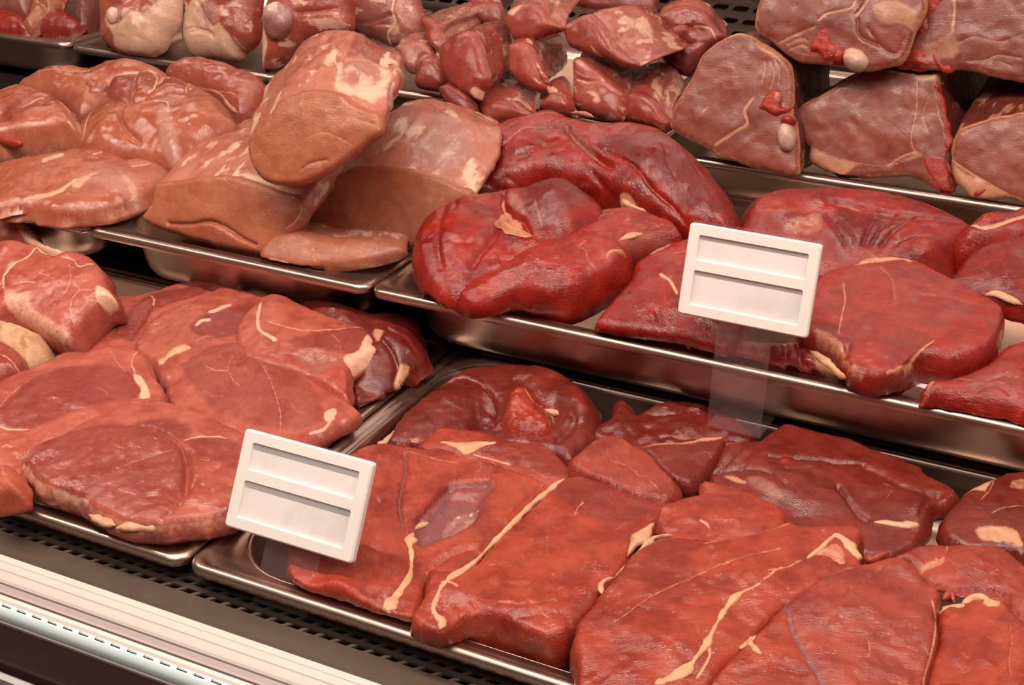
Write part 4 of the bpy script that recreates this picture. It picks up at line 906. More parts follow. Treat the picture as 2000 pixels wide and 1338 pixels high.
B5o = [(1262, 1062), (1285, 1046), (1330, 1047), (1390, 1052), (1440, 1046), (1500, 1032), (1538, 1014), (1565, 1024), (1613, 1022), (1663, 1023), (1686, 1033), (1676, 1063), (1685, 1098), (1660, 1120), (1610, 1140), (1570, 1160), (1530, 1190), (1490, 1222), (1455, 1262), (1410, 1300), (1385, 1345), (1370, 1410), (1290, 1408), (1200, 1380), (1132, 1352), (1128, 1300), (1120, 1262), (1121, 1245), (1128, 1211), (1150, 1187), (1170, 1158), (1200, 1126), (1217, 1098), (1238, 1075)]
steak('B5', 'beef_slice', B5o, (1130, 1245, -.4555), sy=.05, t=.026, e=.0032, dome=.0018, mat='beef', label='widest beef slice, with a forked fat seam running down it to the front rim', group=BG, base=(0, 0, 0, .04),
      regions=[(p10([(310, 830), (500, 620), (700, 420), (1000, 260), (1300, 200), (1100, 500), (900, 660), (620, 870), (400, 980)]), 'A', .3, 16), ([(1120, 1230), (1160, 1200), (1180, 1300), (1150, 1350), (1120, 1330)], 'R', .2, 20)],
      lines=[(p10([(600, 880), (760, 760), (900, 670), (1060, 590), (1300, 480), (1480, 400)]), 1.6, 'F', .3), (p10([(590, 830), (600, 880)]), 1.5, 'F', .1), (p10([(1110, 860), (1180, 860), (1240, 920), (1250, 970)]), 1.2, 'F', .1), (p10([(1300, 240), (1500, 190), (1750, 130), (1960, 80)]), 2, 'F', .6), (p10([(1450, 420), (1600, 360), (1900, 300)]), 1.5, 'F', .6), (p10([(1760, 560), (1900, 450)]), 2.5, 'F', .1), (p10([(1330, 1050), (1340, 1130), (1300, 1210), (1240, 1290)]), 3.5, 'F', .2), (p10([(1000, 1130), (1040, 1180)]), 1.5, 'F', 0), (p10([(450, 1320), (540, 1270)]), 3, '', 1.5), (p16([(0, 490), (100, 460), (260, 380)]), 2, 'F', .3)],
      bumps=[(1300, 1250, 120, 3), (1440, 1120, 100, 2)], ang=38, tr='t1')
strip('B5f', 'B5', p10([(900, 1330), (1030, 1290), (1160, 1210), (1240, 1110), (1320, 1010), (1350, 950), (1400, 850), (1480, 720), (1560, 630), (1680, 570), (1760, 530)]), [14, 18, 20, 13, 13, 9, 9, 12, 16, 14, 4], .0022, label='forked fat seam')
strip('B5g', 'B5', p10([(910, 60), (850, 130), (760, 220), (700, 320)]), [12, 22, 24, 8], .0034, label='plump fat streak')
strip('B5h', 'B5', p10([(1060, 165), (960, 170), (880, 200), (780, 310), (670, 420), (600, 490)]), [4, 8, 13, 11, 8, 4], .0022)
strip('B5i', 'B5', p10([(600, 490), (520, 520), (490, 560), (500, 620)]), [4, 7, 8, 11], .0022)
strip('B5j', 'B5', p16([(270, 370), (400, 280), (520, 170), (610, 220), (690, 320), (700, 350)]), [9, 9, 14, 19, 20, 12], .004, label='folded ridge of white fat')
steak('B5k', 'fat_flap', p16([(340, 340), (450, 270), (530, 240), (600, 290), (620, 390), (560, 410), (470, 360)]), None, t=.001, e=.003, dome=.002, mat='fat_pink', on='B5', off=.001, step=.0015)
steak('B8', 'beef_slice', p16([(960, 350), (1000, 320), (1080, 288), (1180, 242), (1300, 228), (1500, 232), (1700, 236), (1850, 268), (1950, 335), (2010, 402), (2150, 520), (2200, 900), (2000, 850), (1880, 720), (1840, 625), (1700, 605), (1600, 592), (1450, 590), (1330, 552), (1230, 482), (1190, 420), (1080, 370)]),
      (1850, 1148, -.449), sy=.16, t=.005, e=.0032, dome=.0018, mat='beef', label='curved beef slice outlined in pale fat at the right side of the tray', group=BG, base=(0, .2, 0, .05),
      regions=[(p16([(1180, 400), (1240, 380), (1380, 360), (1360, 420), (1260, 440), (1200, 440)]), 'F', .6, 8)], lines=[(p16([(1400, 235), (1390, 310), (1350, 370), (1240, 390)]), 2.2, 'F', .5), (p16([(1000, 322), (1090, 285), (1200, 240), (1300, 229), (1500, 231), (1700, 237), (1840, 266), (1950, 340)]), 2.6, 'F', 0), (p16([(1700, 490), (1850, 500), (1980, 520)]), 1, 'F', .1)], ang=-40, tr='t1')
steak('B9', 'beef_slice', p16([(1330, 790), (1345, 740), (1450, 690), (1560, 670), (1680, 640), (1800, 640), (1870, 700), (2000, 830), (2200, 950), (2250, 1600), (1190, 1600), (1230, 1340), (1265, 1180), (1312, 1050), (1342, 900)]),
      (1900, 1290, -.4545), sy=.08, t=.017, e=.0032, dome=.0018, mat='beef', label='beef slice topped by a twisted fat strip in the bottom right corner', group=BG, lines=[(p16([(1890, 870), (1900, 1000), (1880, 1150), (1890, 1300)]), 1.6, 'F', .8), (p16([(1500, 1100), (1560, 1150)]), 1.4, 'F', .1), (p16([(1700, 980), (1750, 1020)]), 2, '', .8)], ang=70, tr='t1')
strip('B9f', 'B9', p16([(1330, 770), (1420, 740), (1520, 720), (1580, 660), (1660, 640), (1740, 700), (1830, 690), (1880, 760)]), [18, 22, 16, 12, 17, 19, 22, 12], .0042, label='twisted pale fat strip')
strip('B9g', 'B9', p16([(1370, 660), (1420, 610), (1460, 680)]), [16, 18, 12], .005, 'beef', 'meat_nub')
B7o = p16([(105, 720), (330, 540), (450, 445), (600, 390), (720, 378), (800, 372), (880, 345), (960, 335), (1050, 362), (1180, 425), (1230, 500), (1320, 562), (1348, 640), (1325, 700), (1325, 830), (1338, 900), (1312, 1050), (1262, 1180), (1220, 1340), (1200, 1480), (1150, 1660), (300, 1660), (-450, 1600), (-520, 1480), (-480, 1340), (-330, 1150), (-180, 1010), (0, 830)])
steak('B7', 'beef_slice', B7o, (1500, 1330, -.4525), sy=.055, t=.018, e=.0032, dome=.0018, mat='beef', label='beef slice with a grey vein and wrinkled pink face, at the bottom right', group=BG,
      regions=[(p16([(200, 680), (500, 450), (900, 400), (1250, 560), (1310, 720), (1300, 950), (1230, 1250), (900, 1350), (500, 1340), (250, 1040), (190, 850)]), 'M', .16, 20, .6)],
      lines=[(p16([(110, 730), (160, 800), (180, 900), (220, 1000), (260, 1080), (330, 1200), (400, 1300), (430, 1380)]), 5, 'M', 1.0), (p16([(110, 730), (200, 660), (320, 545)]), 2.5, 'F', .3), (p16([(1280, 690), (1310, 800), (1300, 950), (1270, 1100), (1230, 1230), (1210, 1340)]), 3, 'F', .6), (p16([(880, 440), (720, 570), (560, 690)]), 2.5, '', 1.3), (p16([(780, 1040), (790, 1120), (770, 1160)]), 2, 'F', .2), (p16([(20, 1190), (150, 1230), (300, 1260)]), 3.5, '', 2), (p16([(940, 980), (870, 1030)]), 2, '', 1), (p16([(950, 910), (1150, 920)]), 1.4, '', .8), (p16([(600, 950), (560, 860), (460, 900)]), 1.4, '', .7), (p16([(1060, 1050), (1180, 1000)]), 1.4, '', .7), (p16([(960, 1050), (1060, 1060), (1160, 1090)]), 1.4, '', .7), (p16([(1080, 1210), (1190, 1220)]), 1.6, '', .8), (p16([(430, 520), (560, 450), (660, 420)]), 1.6, '', .8), (p16([(300, 620), (450, 560)]), 1.6, '', .7)], ang=15, bumps=[(1650, 1200, 100, 3), (1760, 1110, 50, 2)], tr='t1')
steak('B7f', 'fat_flap', p10([(1600, 1000), (1660, 930), (1690, 940), (1680, 1000), (1720, 1060), (1775, 1140), (1700, 1090), (1640, 1030)]), None, t=.001, e=.0012, dome=.0008, mat='fat_solid', on='B7', off=.0008, step=.0012)
strip('B7g', 'B7', p16([(760, 300), (800, 350), (880, 320), (940, 300)]), [10, 14, 10, 12], .004, 'beef', 'meat_nub')
# ================================================================== poultry, second step far left
CG = 'pale poultry pieces in the second step tray'
q0 = lambda p: T(0, 0, p); q2 = lambda p: T(0, 200, p); q4 = lambda p: T(400, 0, p)
steak('C5', 'poultry_piece', q0([(105, 640), (250, 560), (370, 512), (600, 490), (720, 502), (850, 450), (1050, 450), (1200, 480), (1290, 525), (1300, 600), (1150, 640), (900, 700), (760, 820), (650, 880), (580, 890), (520, 800), (400, 740), (200, 700)]),
      (150, 215, -.392), sy=.36, t=.018, e=.014, dome=.006, mat='poultry', label='long pale poultry fillet lying across the back of its tray', group=CG, lines=[(q0([(330, 590), (600, 600), (720, 590)]), 1.6, 'F', .6), (q0([(520, 700), (600, 680)]), 1.2, 'F', .2), (q0([(860, 452), (1050, 450), (1180, 478)]), 2.5, 'F', 0)], bumps=[(250, 135, 50, 4), (120, 145, 50, 3)], ang=5, tr='t2')
strip('C5f', 'C5', q0([(660, 610), (740, 680), (780, 740)]), [14, 30, 20], .008, 'poultry', 'flap')
steak('C6', 'poultry_piece', q0([(1262, 545), (1310, 505), (1380, 465), (1480, 437), (1600, 435), (1800, 480), (1900, 530), (2010, 560), (2080, 640), (2020, 740), (1960, 850), (1850, 900), (1770, 850), (1700, 760), (1500, 660), (1330, 600)]),
      (430, 200, -.384), sy=.36, t=.016, e=.012, dome=.008, mat='poultry', label='reddish poultry piece edged with a white skin roll, behind the lowest loin', group=CG, base=(0, .55, 0, .12), lines=[(q0([(1600, 550), (1800, 545), (1990, 590)]), 1.6, 'F', .6), (q0([(1540, 660), (1700, 720), (1860, 770)]), 1.4, 'F', .4)], ang=-20, tr='t2')
strip('C6f', 'C6', q0([(1530, 445), (1430, 470), (1360, 510), (1340, 570), (1380, 580)]), [6, 10, 9, 12, 8], .004, 'fat_pink', label='white rolled skin edge')
strip('C6g', 'C6', q0([(1600, 680), (1720, 730), (1790, 820), (1870, 880)]), [5, 9, 9, 10], .004, 'fat_pink', 'skin_edge')
steak('C4', 'poultry_thigh', q0([(580, 1010), (600, 940), (660, 880), (730, 810), (790, 720), (825, 640), (850, 600), (1000, 580), (1060, 545), (1150, 530), (1280, 565), (1400, 600), (1550, 645), (1720, 750), (1780, 850), (1850, 930), (1780, 1030), (1620, 1130), (1520, 1200), (1440, 1260), (1350, 1300), (1250, 1270), (1180, 1250), (1050, 1230), (850, 1230), (700, 1200), (580, 1160)]),
      (250, 285, -.388), sy=.34, t=.022, e=.012, dome=.010, mat='poultry', label='large boned poultry thigh with a dark knot of muscle at its top', group=CG,
      bumps=[(238, 182, 30, 7, 1.0), (285, 172, 24, 5, 1.2), (338, 172, 30, 5, 1), (290, 245, 45, 7, .7), (395, 230, 60, 8, .8), (215, 265, 38, 6, .9), (350, 290, 28, 4, .8)],
      lines=[(q0([(1080, 580), (1075, 680), (1060, 780), (1040, 870)]), 4, '', 4.5), (q0([(1080, 580), (1070, 690)]), 2, 'F', 0), (q0([(1200, 590), (1245, 660), (1230, 760), (1190, 800)]), 3, 'F', 1.5), (q0([(830, 760), (880, 830), (1000, 870), (1150, 860), (1330, 790), (1480, 780)]), 4, '', 3.5), (q0([(780, 760), (700, 950), (650, 1110)]), 2.5, 'F', .6), (q0([(1000, 880), (970, 980), (1010, 1080), (1100, 1140)]), 3, '', 3), (q0([(1240, 880), (1340, 900), (1350, 960)]), 2.5, 'F', .6), (q0([(1260, 720), (1330, 650), (1430, 620), (1480, 700), (1470, 770)]), 1.8, 'F', 1.2), (q0([(840, 610), (1000, 578), (1090, 545)]), 3, 'F', 0)],
      regions=[(q0([(840, 660), (930, 600), (1060, 590), (1070, 740), (1030, 860), (900, 830), (840, 740)]), 'A', .9, 8), (q0([(1100, 580), (1220, 590), (1240, 660), (1190, 800), (1080, 830)]), 'A', .55, 8), (q0([(1260, 720), (1340, 650), (1460, 660), (1480, 760), (1300, 790)]), 'A', .55, 8), (q0([(1290, 950), (1350, 930), (1390, 1080), (1420, 1230), (1350, 1290), (1280, 1200), (1270, 1090)]), 'M', .75, 10, 1), (q0([(1400, 600), (1500, 615), (1560, 670), (1490, 690), (1440, 640)]), 'F', .8, 6)], ang=-30, tr='t2')
steak('C3', 'poultry_piece', q0([(-80, 690), (0, 682), (90, 650), (170, 636), (300, 662), (400, 712), (465, 755), (520, 800), (560, 870), (587, 930), (560, 965), (420, 960), (250, 985), (100, 1000), (-80, 1010)]),
      (60, 246, -.376), sy=.22, t=.036, e=.009, dome=.004, mat='poultry', label='thick poultry joint with a white fatty cut side, at the left edge', group=CG, side=(.5, 0, .25, .05), bulge=.004, taper=-.004,
      regions=[(q0([(20, 820), (120, 780), (300, 760), (420, 770), (360, 850), (200, 880), (40, 900)]), 'A', .7, 12, -1.5), (q0([(-20, 870), (60, 860), (110, 950), (-20, 970)]), 'A', .8, 8, -2)], lines=[(q0([(300, 665), (400, 712), (470, 755)]), 2.2, 'F', 0), (q0([(180, 860), (280, 790), (350, 770)]), 2, 'F', 1), (q0([(460, 780), (540, 850), (585, 930)]), 3, 'F', 0)], ang=10, tr='t2')
knob('C3', q0([(80, 1110)])[0], (30, 9), .005, 'bone_red', 'bloody_bone', 'blood red patch on the cut side')
steak('C2', 'poultry_fillet', q2([(-90, 500), (0, 462), (200, 412), (450, 372), (570, 345), (780, 345), (850, 372), (1000, 430), (1050, 520), (800, 640), (400, 720), (100, 790), (-90, 800)]),
      (100, 372, -.399), sy=.12, t=.010, e=.010, dome=.006, mat='poultry', label='poultry fillet lying under the foremost fillet, ragged red at its back', group=CG, regions=[(q2([(780, 380), (880, 370), (980, 420), (900, 440), (760, 440)]), 'R', .55, 7), (q2([(440, 370), (510, 360), (490, 385)]), 'F', .9, 5)], lines=[(q2([(590, 345), (605, 400), (590, 440)]), 1.6, 'F', .4), (q2([(350, 500), (420, 470), (490, 455)]), 6, 'F', 0), (q2([(740, 440), (800, 400)]), 4, 'F', 0)], ang=5, tr='t2')
steak('C1', 'poultry_fillet', q2([(8, 772), (40, 735), (110, 690), (250, 565), (330, 505), (480, 455), (700, 465), (900, 443), (1100, 425), (1280, 462), (1340, 520), (1310, 590), (1200, 660), (1080, 715), (830, 795), (600, 832), (400, 835), (250, 800), (160, 800), (20, 790)]),
      (150, 400, -.4025), sy=.10, t=.019, e=.011, dome=.005, mat='poultry', label='foremost poultry fillet, smooth on top with a pale ridged front edge', group=CG, side=(.15, 0, .1, 0), bulge=.003,
      regions=[(q2([(620, 660), (800, 560), (960, 560), (1080, 650), (1100, 730), (960, 730), (800, 690)]), 'M', .55, 14, .5), (q2([(560, 690), (720, 590), (830, 570), (740, 640), (620, 720)]), 'F', .75, 8, .3), (q2([(940, 600), (1060, 660), (1080, 730), (1020, 720)]), 'F', .6, 8)],
      lines=[(q2([(90, 735), (250, 755), (420, 745), (560, 690), (700, 600), (830, 565)]), 4, 'F', .8), (q2([(880, 550), (1040, 520), (1180, 500)]), 2, 'F', .3), (q2([(20, 790), (160, 810), (240, 810)]), 3, 'F', 0)], ang=10, bumps=[(120, 340, 90, 3)], tr='t2', rest=True)
# ================================================================== boneless pork loins
DG = 'boneless pork loins stacked in the second step tray'
block('D2', 'pork_loin', [(304, 356), (350, 350), (400, 343), (440, 341), (480, 348), (520, 362), (560, 376), (592, 380), (601, 402), (597, 430), (570, 462), (535, 485), (505, 496), (470, 491), (400, 475), (340, 457), (300, 444), (277, 430), (273, 420), (294, 400), (296, 378)],
      (400, 475, -.421), (.02, -.9, .42), [(500, 347, .90, 1.0, .96), (560, 292, .99, .9, .86), (610, 245, 1.08, .75, .74)], label='lower left boneless pork loin, flat cut face over a folded flap', group=DG, e=.004,
      lines=[([(330, 436), (370, 437), (410, 432), (440, 442), (470, 462), (500, 478)], 2.5, '', 3), ([(560, 378), (590, 400), (580, 430), (560, 445)], 2, 'F', .5)], regions=[([(278, 425), (330, 437), (410, 434), (470, 464), (505, 485), (480, 494), (380, 470), (300, 445)], 'A', .6, 6, 1), ([(560, 425), (600, 400), (597, 432), (570, 460), (550, 452)], 'A', .8, 8)],
      bregions=[([(430, 272), (470, 268), (475, 300), (465, 345), (440, 340), (440, 300)], 'F', 1, 6), ([(320, 345), (390, 300), (430, 250), (415, 250), (345, 310)], 'F', .9, 6), ([(345, 350), (400, 300), (440, 260), (440, 330), (400, 342)], 'M', .6, 12), ([(470, 330), (520, 350), (590, 372), (590, 385), (540, 375), (480, 350)], 'F', .9, 5)], mat='pork_skin', tr='t3')
block('D3', 'pork_loin', [(595, 412), (605, 386), (640, 351), (675, 329), (700, 321), (740, 319), (800, 328), (850, 342), (890, 359), (920, 370), (922, 388), (906, 403), (870, 440), (835, 470), (797, 484), (750, 474), (700, 461), (650, 452), (620, 453), (600, 437)],
      (750, 472, -.415), (.06, -.9, .42), [(800, 340, .885, 1.0, 1.0), (830, 285, .98, .93, .95), (845, 240, 1.08, .72, .78)], label='lower right boneless pork loin with white fat patches on its shiny top', group=DG,
      regions=[([(610, 425), (640, 408), (680, 420), (700, 455), (650, 452), (615, 452)], 'A', .5, 14, -.3), ([(640, 432), (665, 430), (665, 452), (645, 452)], 'R', .4, 6)], lines=[([(600, 420), (640, 405), (690, 420), (720, 455)], 1.3, 'F', .1)],
      bregions=[(q4([(1000, 1330), (1200, 1190), (1330, 1100), (1480, 980), (1560, 1020), (1500, 1110), (1530, 1200), (1460, 1270), (1250, 1270)]), 'F', 1, 5), (q4([(1580, 910), (1690, 900), (1690, 960), (1600, 960)]), 'F', 1, 4), (q4([(1560, 740), (1680, 710), (1800, 740), (1700, 800), (1640, 790)]), 'F', 1, 5), (q4([(1880, 840), (1960, 880), (1990, 950), (1900, 900)]), 'F', .9, 4), (T(700, 200, [(800, 560), (880, 420), (930, 500), (930, 640), (880, 740), (840, 800), (860, 680)]), 'F', .85, 6), (T(700, 200, [(810, 200), (880, 240), (920, 330), (860, 260)]), 'F', .9, 5), (T(700, 200, [(300, 470), (360, 330), (330, 180), (500, 60), (700, 100), (860, 260), (860, 420), (700, 560), (500, 500)]), 'M', .55, 16)], mat='pork_skin', tr='t3')
block('D4', 'pork_loin', [(502, 492), (512, 474), (540, 455), (570, 444), (600, 446), (640, 455), (700, 459), (745, 463), (780, 474), (792, 486), (770, 500), (730, 510), (690, 517), (600, 523), (545, 518), (508, 508)],
      (620, 520, -.4175), (0, -.62, .8), [(660, 470, .885, .95, 1.0), (672, 458, .905, .85, .9)], label='low pork loin end lying on the tray rim under the other loins', group=DG, e=.006, nseg=12,
      regions=[([(732, 470), (780, 475), (790, 487), (750, 502), (725, 508)], 'M', .5, 8), ([(726, 500), (735, 478), (745, 470), (735, 505)], 'R', .3, 8)], bbase=(.3, 0, .2, 0), tr='t3')
block('D1', 'pork_loin', [(480, 290), (483, 264), (505, 245), (525, 220), (540, 198), (575, 179), (618, 172), (665, 180), (688, 198), (720, 213), (740, 219), (746, 245), (742, 261), (720, 276), (695, 296), (663, 319), (630, 341), (605, 353), (570, 361), (530, 358), (505, 346), (488, 320)],
      (570, 360, -.356), (-.02, -.88, .48), [(632, 200, .905, 1.07, 1.08), (650, 152, .955, 1.10, 1.08), (668, 118, 1.0, 1.03, .98)], label='top boneless pork loin resting across the two below it', group=DG, round_end=.34, lump=.003,
      regions=[([(560, 340), (600, 325), (640, 310), (640, 336), (600, 353), (570, 360)], 'A', .5, 10)], lines=[([(590, 330), (610, 318), (640, 312)], 2, '', 1), ([(700, 235), (735, 245), (742, 260)], 1.6, 'F', .3), ([(600, 270), (640, 260), (690, 285), (700, 300)], 1.2, 'F', .2)],
      bregions=[(q4([(620, 290), (750, 230), (900, 205), (1100, 220), (1300, 300), (1450, 370), (1520, 480), (1400, 520), (1200, 440), (1000, 450), (850, 400), (650, 370)]), 'A', 1, 10), (q4([(440, 600), (560, 440), (700, 370), (950, 440), (1250, 460), (1450, 560), (1450, 700), (1350, 790), (1180, 740), (1000, 690), (800, 680), (600, 740), (480, 780), (400, 760)]), 'F', .82, 20), (q4([(1100, 480), (1300, 500), (1400, 620), (1250, 660), (1080, 600)]), 'M', .35, 14), (q4([(1350, 800), (1480, 600), (1560, 620), (1520, 800), (1450, 1000), (1360, 1060), (1380, 900)]), 'R', .25, 12, 1.5), (q4([(1000, 700), (1200, 700), (1420, 700), (1400, 760), (1320, 810), (1180, 760)]), 'F', .8, 8)],
      blines=[(q4([(430, 650), (520, 540), (700, 470), (900, 450)]), 1.5, 'F', .4), (q4([(380, 740), (520, 620), (720, 560)]), 1.2, 'F', .3), (q4([(1480, 640), (1450, 740), (1500, 820), (1440, 900)]), 4, 'F', 2), (q4([(1370, 860), (1390, 960), (1370, 1050)]), 4, '', 3)], mat='pork_skin', tr='t3')
# ================================================================== bright beef, second step
EG = 'bright red beef pieces on the second step'
e7 = lambda p: T(700, 200, p); e11 = lambda p: T(1100, 300, p); e15 = lambda p: T(1500, 330, p); f15 = lambda p: T(1500, 640, p)
steak('E5', 'beef_joint', [(1420, 470), (1432, 435), (1442, 408), (1460, 385), (1490, 368), (1530, 358), (1600, 355), (1690, 355), (1750, 365), (1820, 385), (1870, 408), (1902, 428), (1898, 450), (1880, 480), (1872, 505), (1866, 522), (1845, 534), (1800, 550), (1700, 560), (1600, 560), (1480, 520)],
      (1640, 530, -.406), sy=.52, t=.03, e=.016, dome=.008, mat='beef_bright', label='large smooth beef joint at the back, directly behind the raised price holder', group=EG,
      bumps=[(1810, 500, 48, 8, .6), (1560, 390, 120, 5, .4), (1640, 470, 60, 3), (1470, 430, 50, 3)],
      lines=[(e15([(480, 330), (700, 340), (900, 400), (1200, 420), (1500, 420)]), 4, '', 3), (e15([(1020, 640), (1200, 600), (1330, 600)]), 3, '', 3), (e15([(880, 640), (1000, 520), (1150, 420)]), 3, '', 2.2), (e15([(800, 640), (900, 500), (1000, 420)]), 3, '', 2), (e15([(740, 640), (800, 500), (840, 430)]), 3, '', 2), (e15([(560, 480), (640, 560), (680, 640)]), 2.5, '', 1.5), (e11([(1360, 540), (1480, 420), (1600, 350)]), 1.6, 'F', .4), (e15([(900, 230), (1000, 240)]), 1.2, 'F', 0), (e15([(440, 420), (520, 520), (600, 660)]), 2.5, '', 1.5)],
      regions=[(e15([(500, 340), (640, 325), (780, 380), (980, 390), (960, 410), (760, 390), (560, 370)]), 'F', .6, 7, .5), (e15([(100, 520), (200, 450), (400, 400), (440, 450), (420, 560), (250, 580)]), 'F', .52, 14), (e15([(100, 300), (300, 340), (480, 330), (540, 400), (300, 400), (0, 420)]), 'R', .6, 12), (e15([(600, 420), (900, 420), (850, 640), (600, 680), (500, 520)]), 'A', .75, 14)], ang=-8, tr='t4')
steak('E1', 'beef_joint', [(925, 290), (930, 262), (942, 246), (965, 235), (1000, 222), (1040, 212), (1070, 205), (1095, 210), (1120, 222), (1160, 232), (1200, 232), (1250, 233), (1290, 243), (1330, 270), (1370, 305), (1400, 340), (1425, 372), (1436, 402), (1442, 420), (1438, 438), (1420, 455), (1380, 455), (1340, 450), (1310, 438), (1262, 415), (1215, 398), (1185, 378), (1150, 366), (1100, 358), (1060, 357), (1000, 368), (960, 374), (928, 376), (915, 345)],
      (1000, 367, -.384), sy=.50, t=.024, e=.014, dome=.010, mat='beef_bright', label='domed beef joint with a deep V-shaped cleft, highest of the bright beef', group=EG,
      bumps=[(1300, 320, 110, 10, .6), (1050, 310, 70, 5, .5), (1160, 260, 90, 3, .3)],
      lines=[(e7([(960, 560), (1060, 440), (1180, 370), (1300, 280), (1420, 272), (1600, 275)]), 1.8, 'F', 2.2), (e7([(1640, 280), (1720, 370), (1850, 480), (1980, 560)]), 5, '', 5), (e11([(230, 180), (400, 320), (560, 400), (660, 460)]), 4, '', 3), (e11([(350, 60), (560, 190), (700, 330), (850, 440), (960, 550)]), 3, '', 2.2), (e7([(920, 620), (1100, 660), (1160, 610), (1300, 640), (1500, 600), (1800, 620)]), 3, '', 2), (e7([(980, 300), (1200, 220), (1430, 130), (1600, 100)]), 1.4, 'F', .8), (e7([(1500, 180), (1520, 260)]), 1.2, 'F', .3), (e11([(780, 60), (830, 200), (900, 300)]), 2, '', 1.2), (e11([(960, 20), (1010, 150), (1100, 260)]), 2, '', 1), (e11([(1100, 300), (1150, 260)]), 1.2, 'F', 0), (e11([(1040, 460), (1080, 490), (1130, 490)]), 1.3, 'F', 0)],
      regions=[(e11([(260, 20), (400, -60), (700, -80), (1000, 60), (1200, 240), (1280, 430), (1100, 540), (900, 420), (700, 240), (450, 100)]), 'A', .75, 18), (e7([(1650, 280), (1720, 300), (1870, 480), (1760, 460)]), 'M', .55, 8), (e11([(440, 320), (520, 340), (640, 450), (560, 430), (450, 390)]), 'F', .8, 7), (e7([(900, 640), (1060, 640), (1000, 680), (900, 690)]), 'M', .5, 6)], ang=-60, tr='t4')
strip('E1f', 'E1', e11([(450, 340), (520, 390), (600, 430), (660, 460)]), [10, 14, 10, 5], .003, label='fat on the lower fold')
strip('E1g', 'E1', e7([(1650, 75), (1740, 75), (1840, 110)]), [4, 9, 5], .003, 'fat_pink', 'sinew')
steak('E2', 'beef_piece', [(798, 500), (800, 470), (810, 440), (828, 415), (858, 395), (880, 384), (905, 374), (940, 370), (1000, 360), (1080, 355), (1125, 357), (1152, 370), (1172, 386), (1180, 405), (1160, 440), (1100, 490), (1060, 520), (1000, 555), (930, 590), (905, 597), (870, 594), (842, 580), (817, 553), (801, 522)],
      (870, 598, -.4125), sy=.36, t=.02, e=.012, dome=.010, ragged=.0002, taper=.008, mat='beef_bright', label='rounded beef piece with a torn fat pocket, beside the right pork loin', group=EG,
      bumps=[(1090, 400, 55, 11, .9), (870, 470, 60, 5, 1), (985, 440, 30, -6, 1), (820, 500, 30, 3, 1.4)],
      lines=[(e7([(730, 740), (770, 830), (760, 890)]), 3, '', 1.8), (e7([(1140, 740), (1140, 850), (1240, 960), (1300, 1000), (1350, 1080)]), 4, '', 4), (e7([(1100, 1000), (1080, 1100), (900, 1330)]), 4, '', 2.5), (e7([(700, 780), (660, 1000), (640, 1200), (660, 1330)]), 5, '', 2), (e7([(1400, 880), (1440, 1030)]), 3, 'M', .2), (e7([(790, 1300), (830, 1330)]), 1.3, 'F', 0)],
      regions=[(e7([(1180, 760), (1240, 770), (1300, 870), (1310, 960), (1220, 880)]), 'M', .9, 9, 1), (e7([(1300, 700), (1600, 640), (1850, 720), (1800, 850), (1500, 1020), (1380, 1050), (1320, 900)]), 'A', .8, 16), (e7([(450, 940), (560, 860), (700, 740), (730, 860), (560, 1000)]), 'R', .4, 14)], ang=50, tr='t4')
steak('E2f', 'fat_flap', e7([(1075, 1000), (1110, 960), (1140, 925), (1170, 990), (1260, 1060), (1350, 1095), (1300, 1112), (1200, 1085), (1120, 1040)]), None, t=.001, e=.002, dome=.001, mat='fat_pink', on='E2', off=.003, step=.0013)
strip('E2g', 'E2', e7([(1150, 740), (1130, 820), (1160, 890), (1240, 960), (1310, 1000)]), [5, 9, 12, 14, 8], .004, 'fat_pink', 'fat_edge', label='curled pale fat edge')
E3o = [(894, 570), (905, 588), (931, 592), (965, 580), (1005, 569), (1040, 573), (1071, 576), (1105, 568), (1135, 558), (1177, 536), (1216, 516), (1231, 496), (1229, 482), (1245, 470), (1290, 463), (1330, 456), (1327, 444), (1312, 431), (1270, 416), (1230, 405), (1180, 407), (1150, 417), (1110, 435), (1050, 471), (985, 510), (920, 546)]
steak('E3', 'beef_slice', E3o, (1005, 569, -.401), sy=.24, t=.034, e=.0045, dome=.006, taper=.001, ragged=.0002, mat='beef_bright', label='leaf-shaped beef slice leaning over the tray rim, left of the raised price holder', group=EG, side=(0, 0, 0, .25), bulge=.003, base=(0, 0, 0, .15),
      lines=[(e11([(120, 800), (180, 830), (200, 900), (270, 940)]), 1.6, 'F', .3), (e11([(130, 800), (190, 760)]), 1.3, 'F', .2), (e11([(280, 520), (340, 510), (400, 520)]), 1.3, 'F', 0), (e11([(0, 580), (300, 560), (560, 520), (750, 520)]), 3, '', 1), (e11([(640, 640), (780, 590), (910, 570)]), 2, '', 1.2)], bumps=[(1080, 520, 90, 5, .6), (1250, 430, 60, 3, .5), (1207, 512, 24, 4, 1)], ang=35,
      regions=[(e11([(450, 700), (640, 640), (830, 650), (660, 740), (540, 790)]), 'M', .5, 8, -.5)], tr='t4')
strip('E3f', 'E3', e11([(410, 690), (470, 650), (560, 625), (640, 620)]), [10, 18, 16, 6], .003, label='streaked fat patch')
strip('E3g', 'E3', e11([(330, 840), (370, 770), (450, 770), (500, 810)]), [5, 8, 7, 6], .0065, 'fat_pink', 'fat_edge')
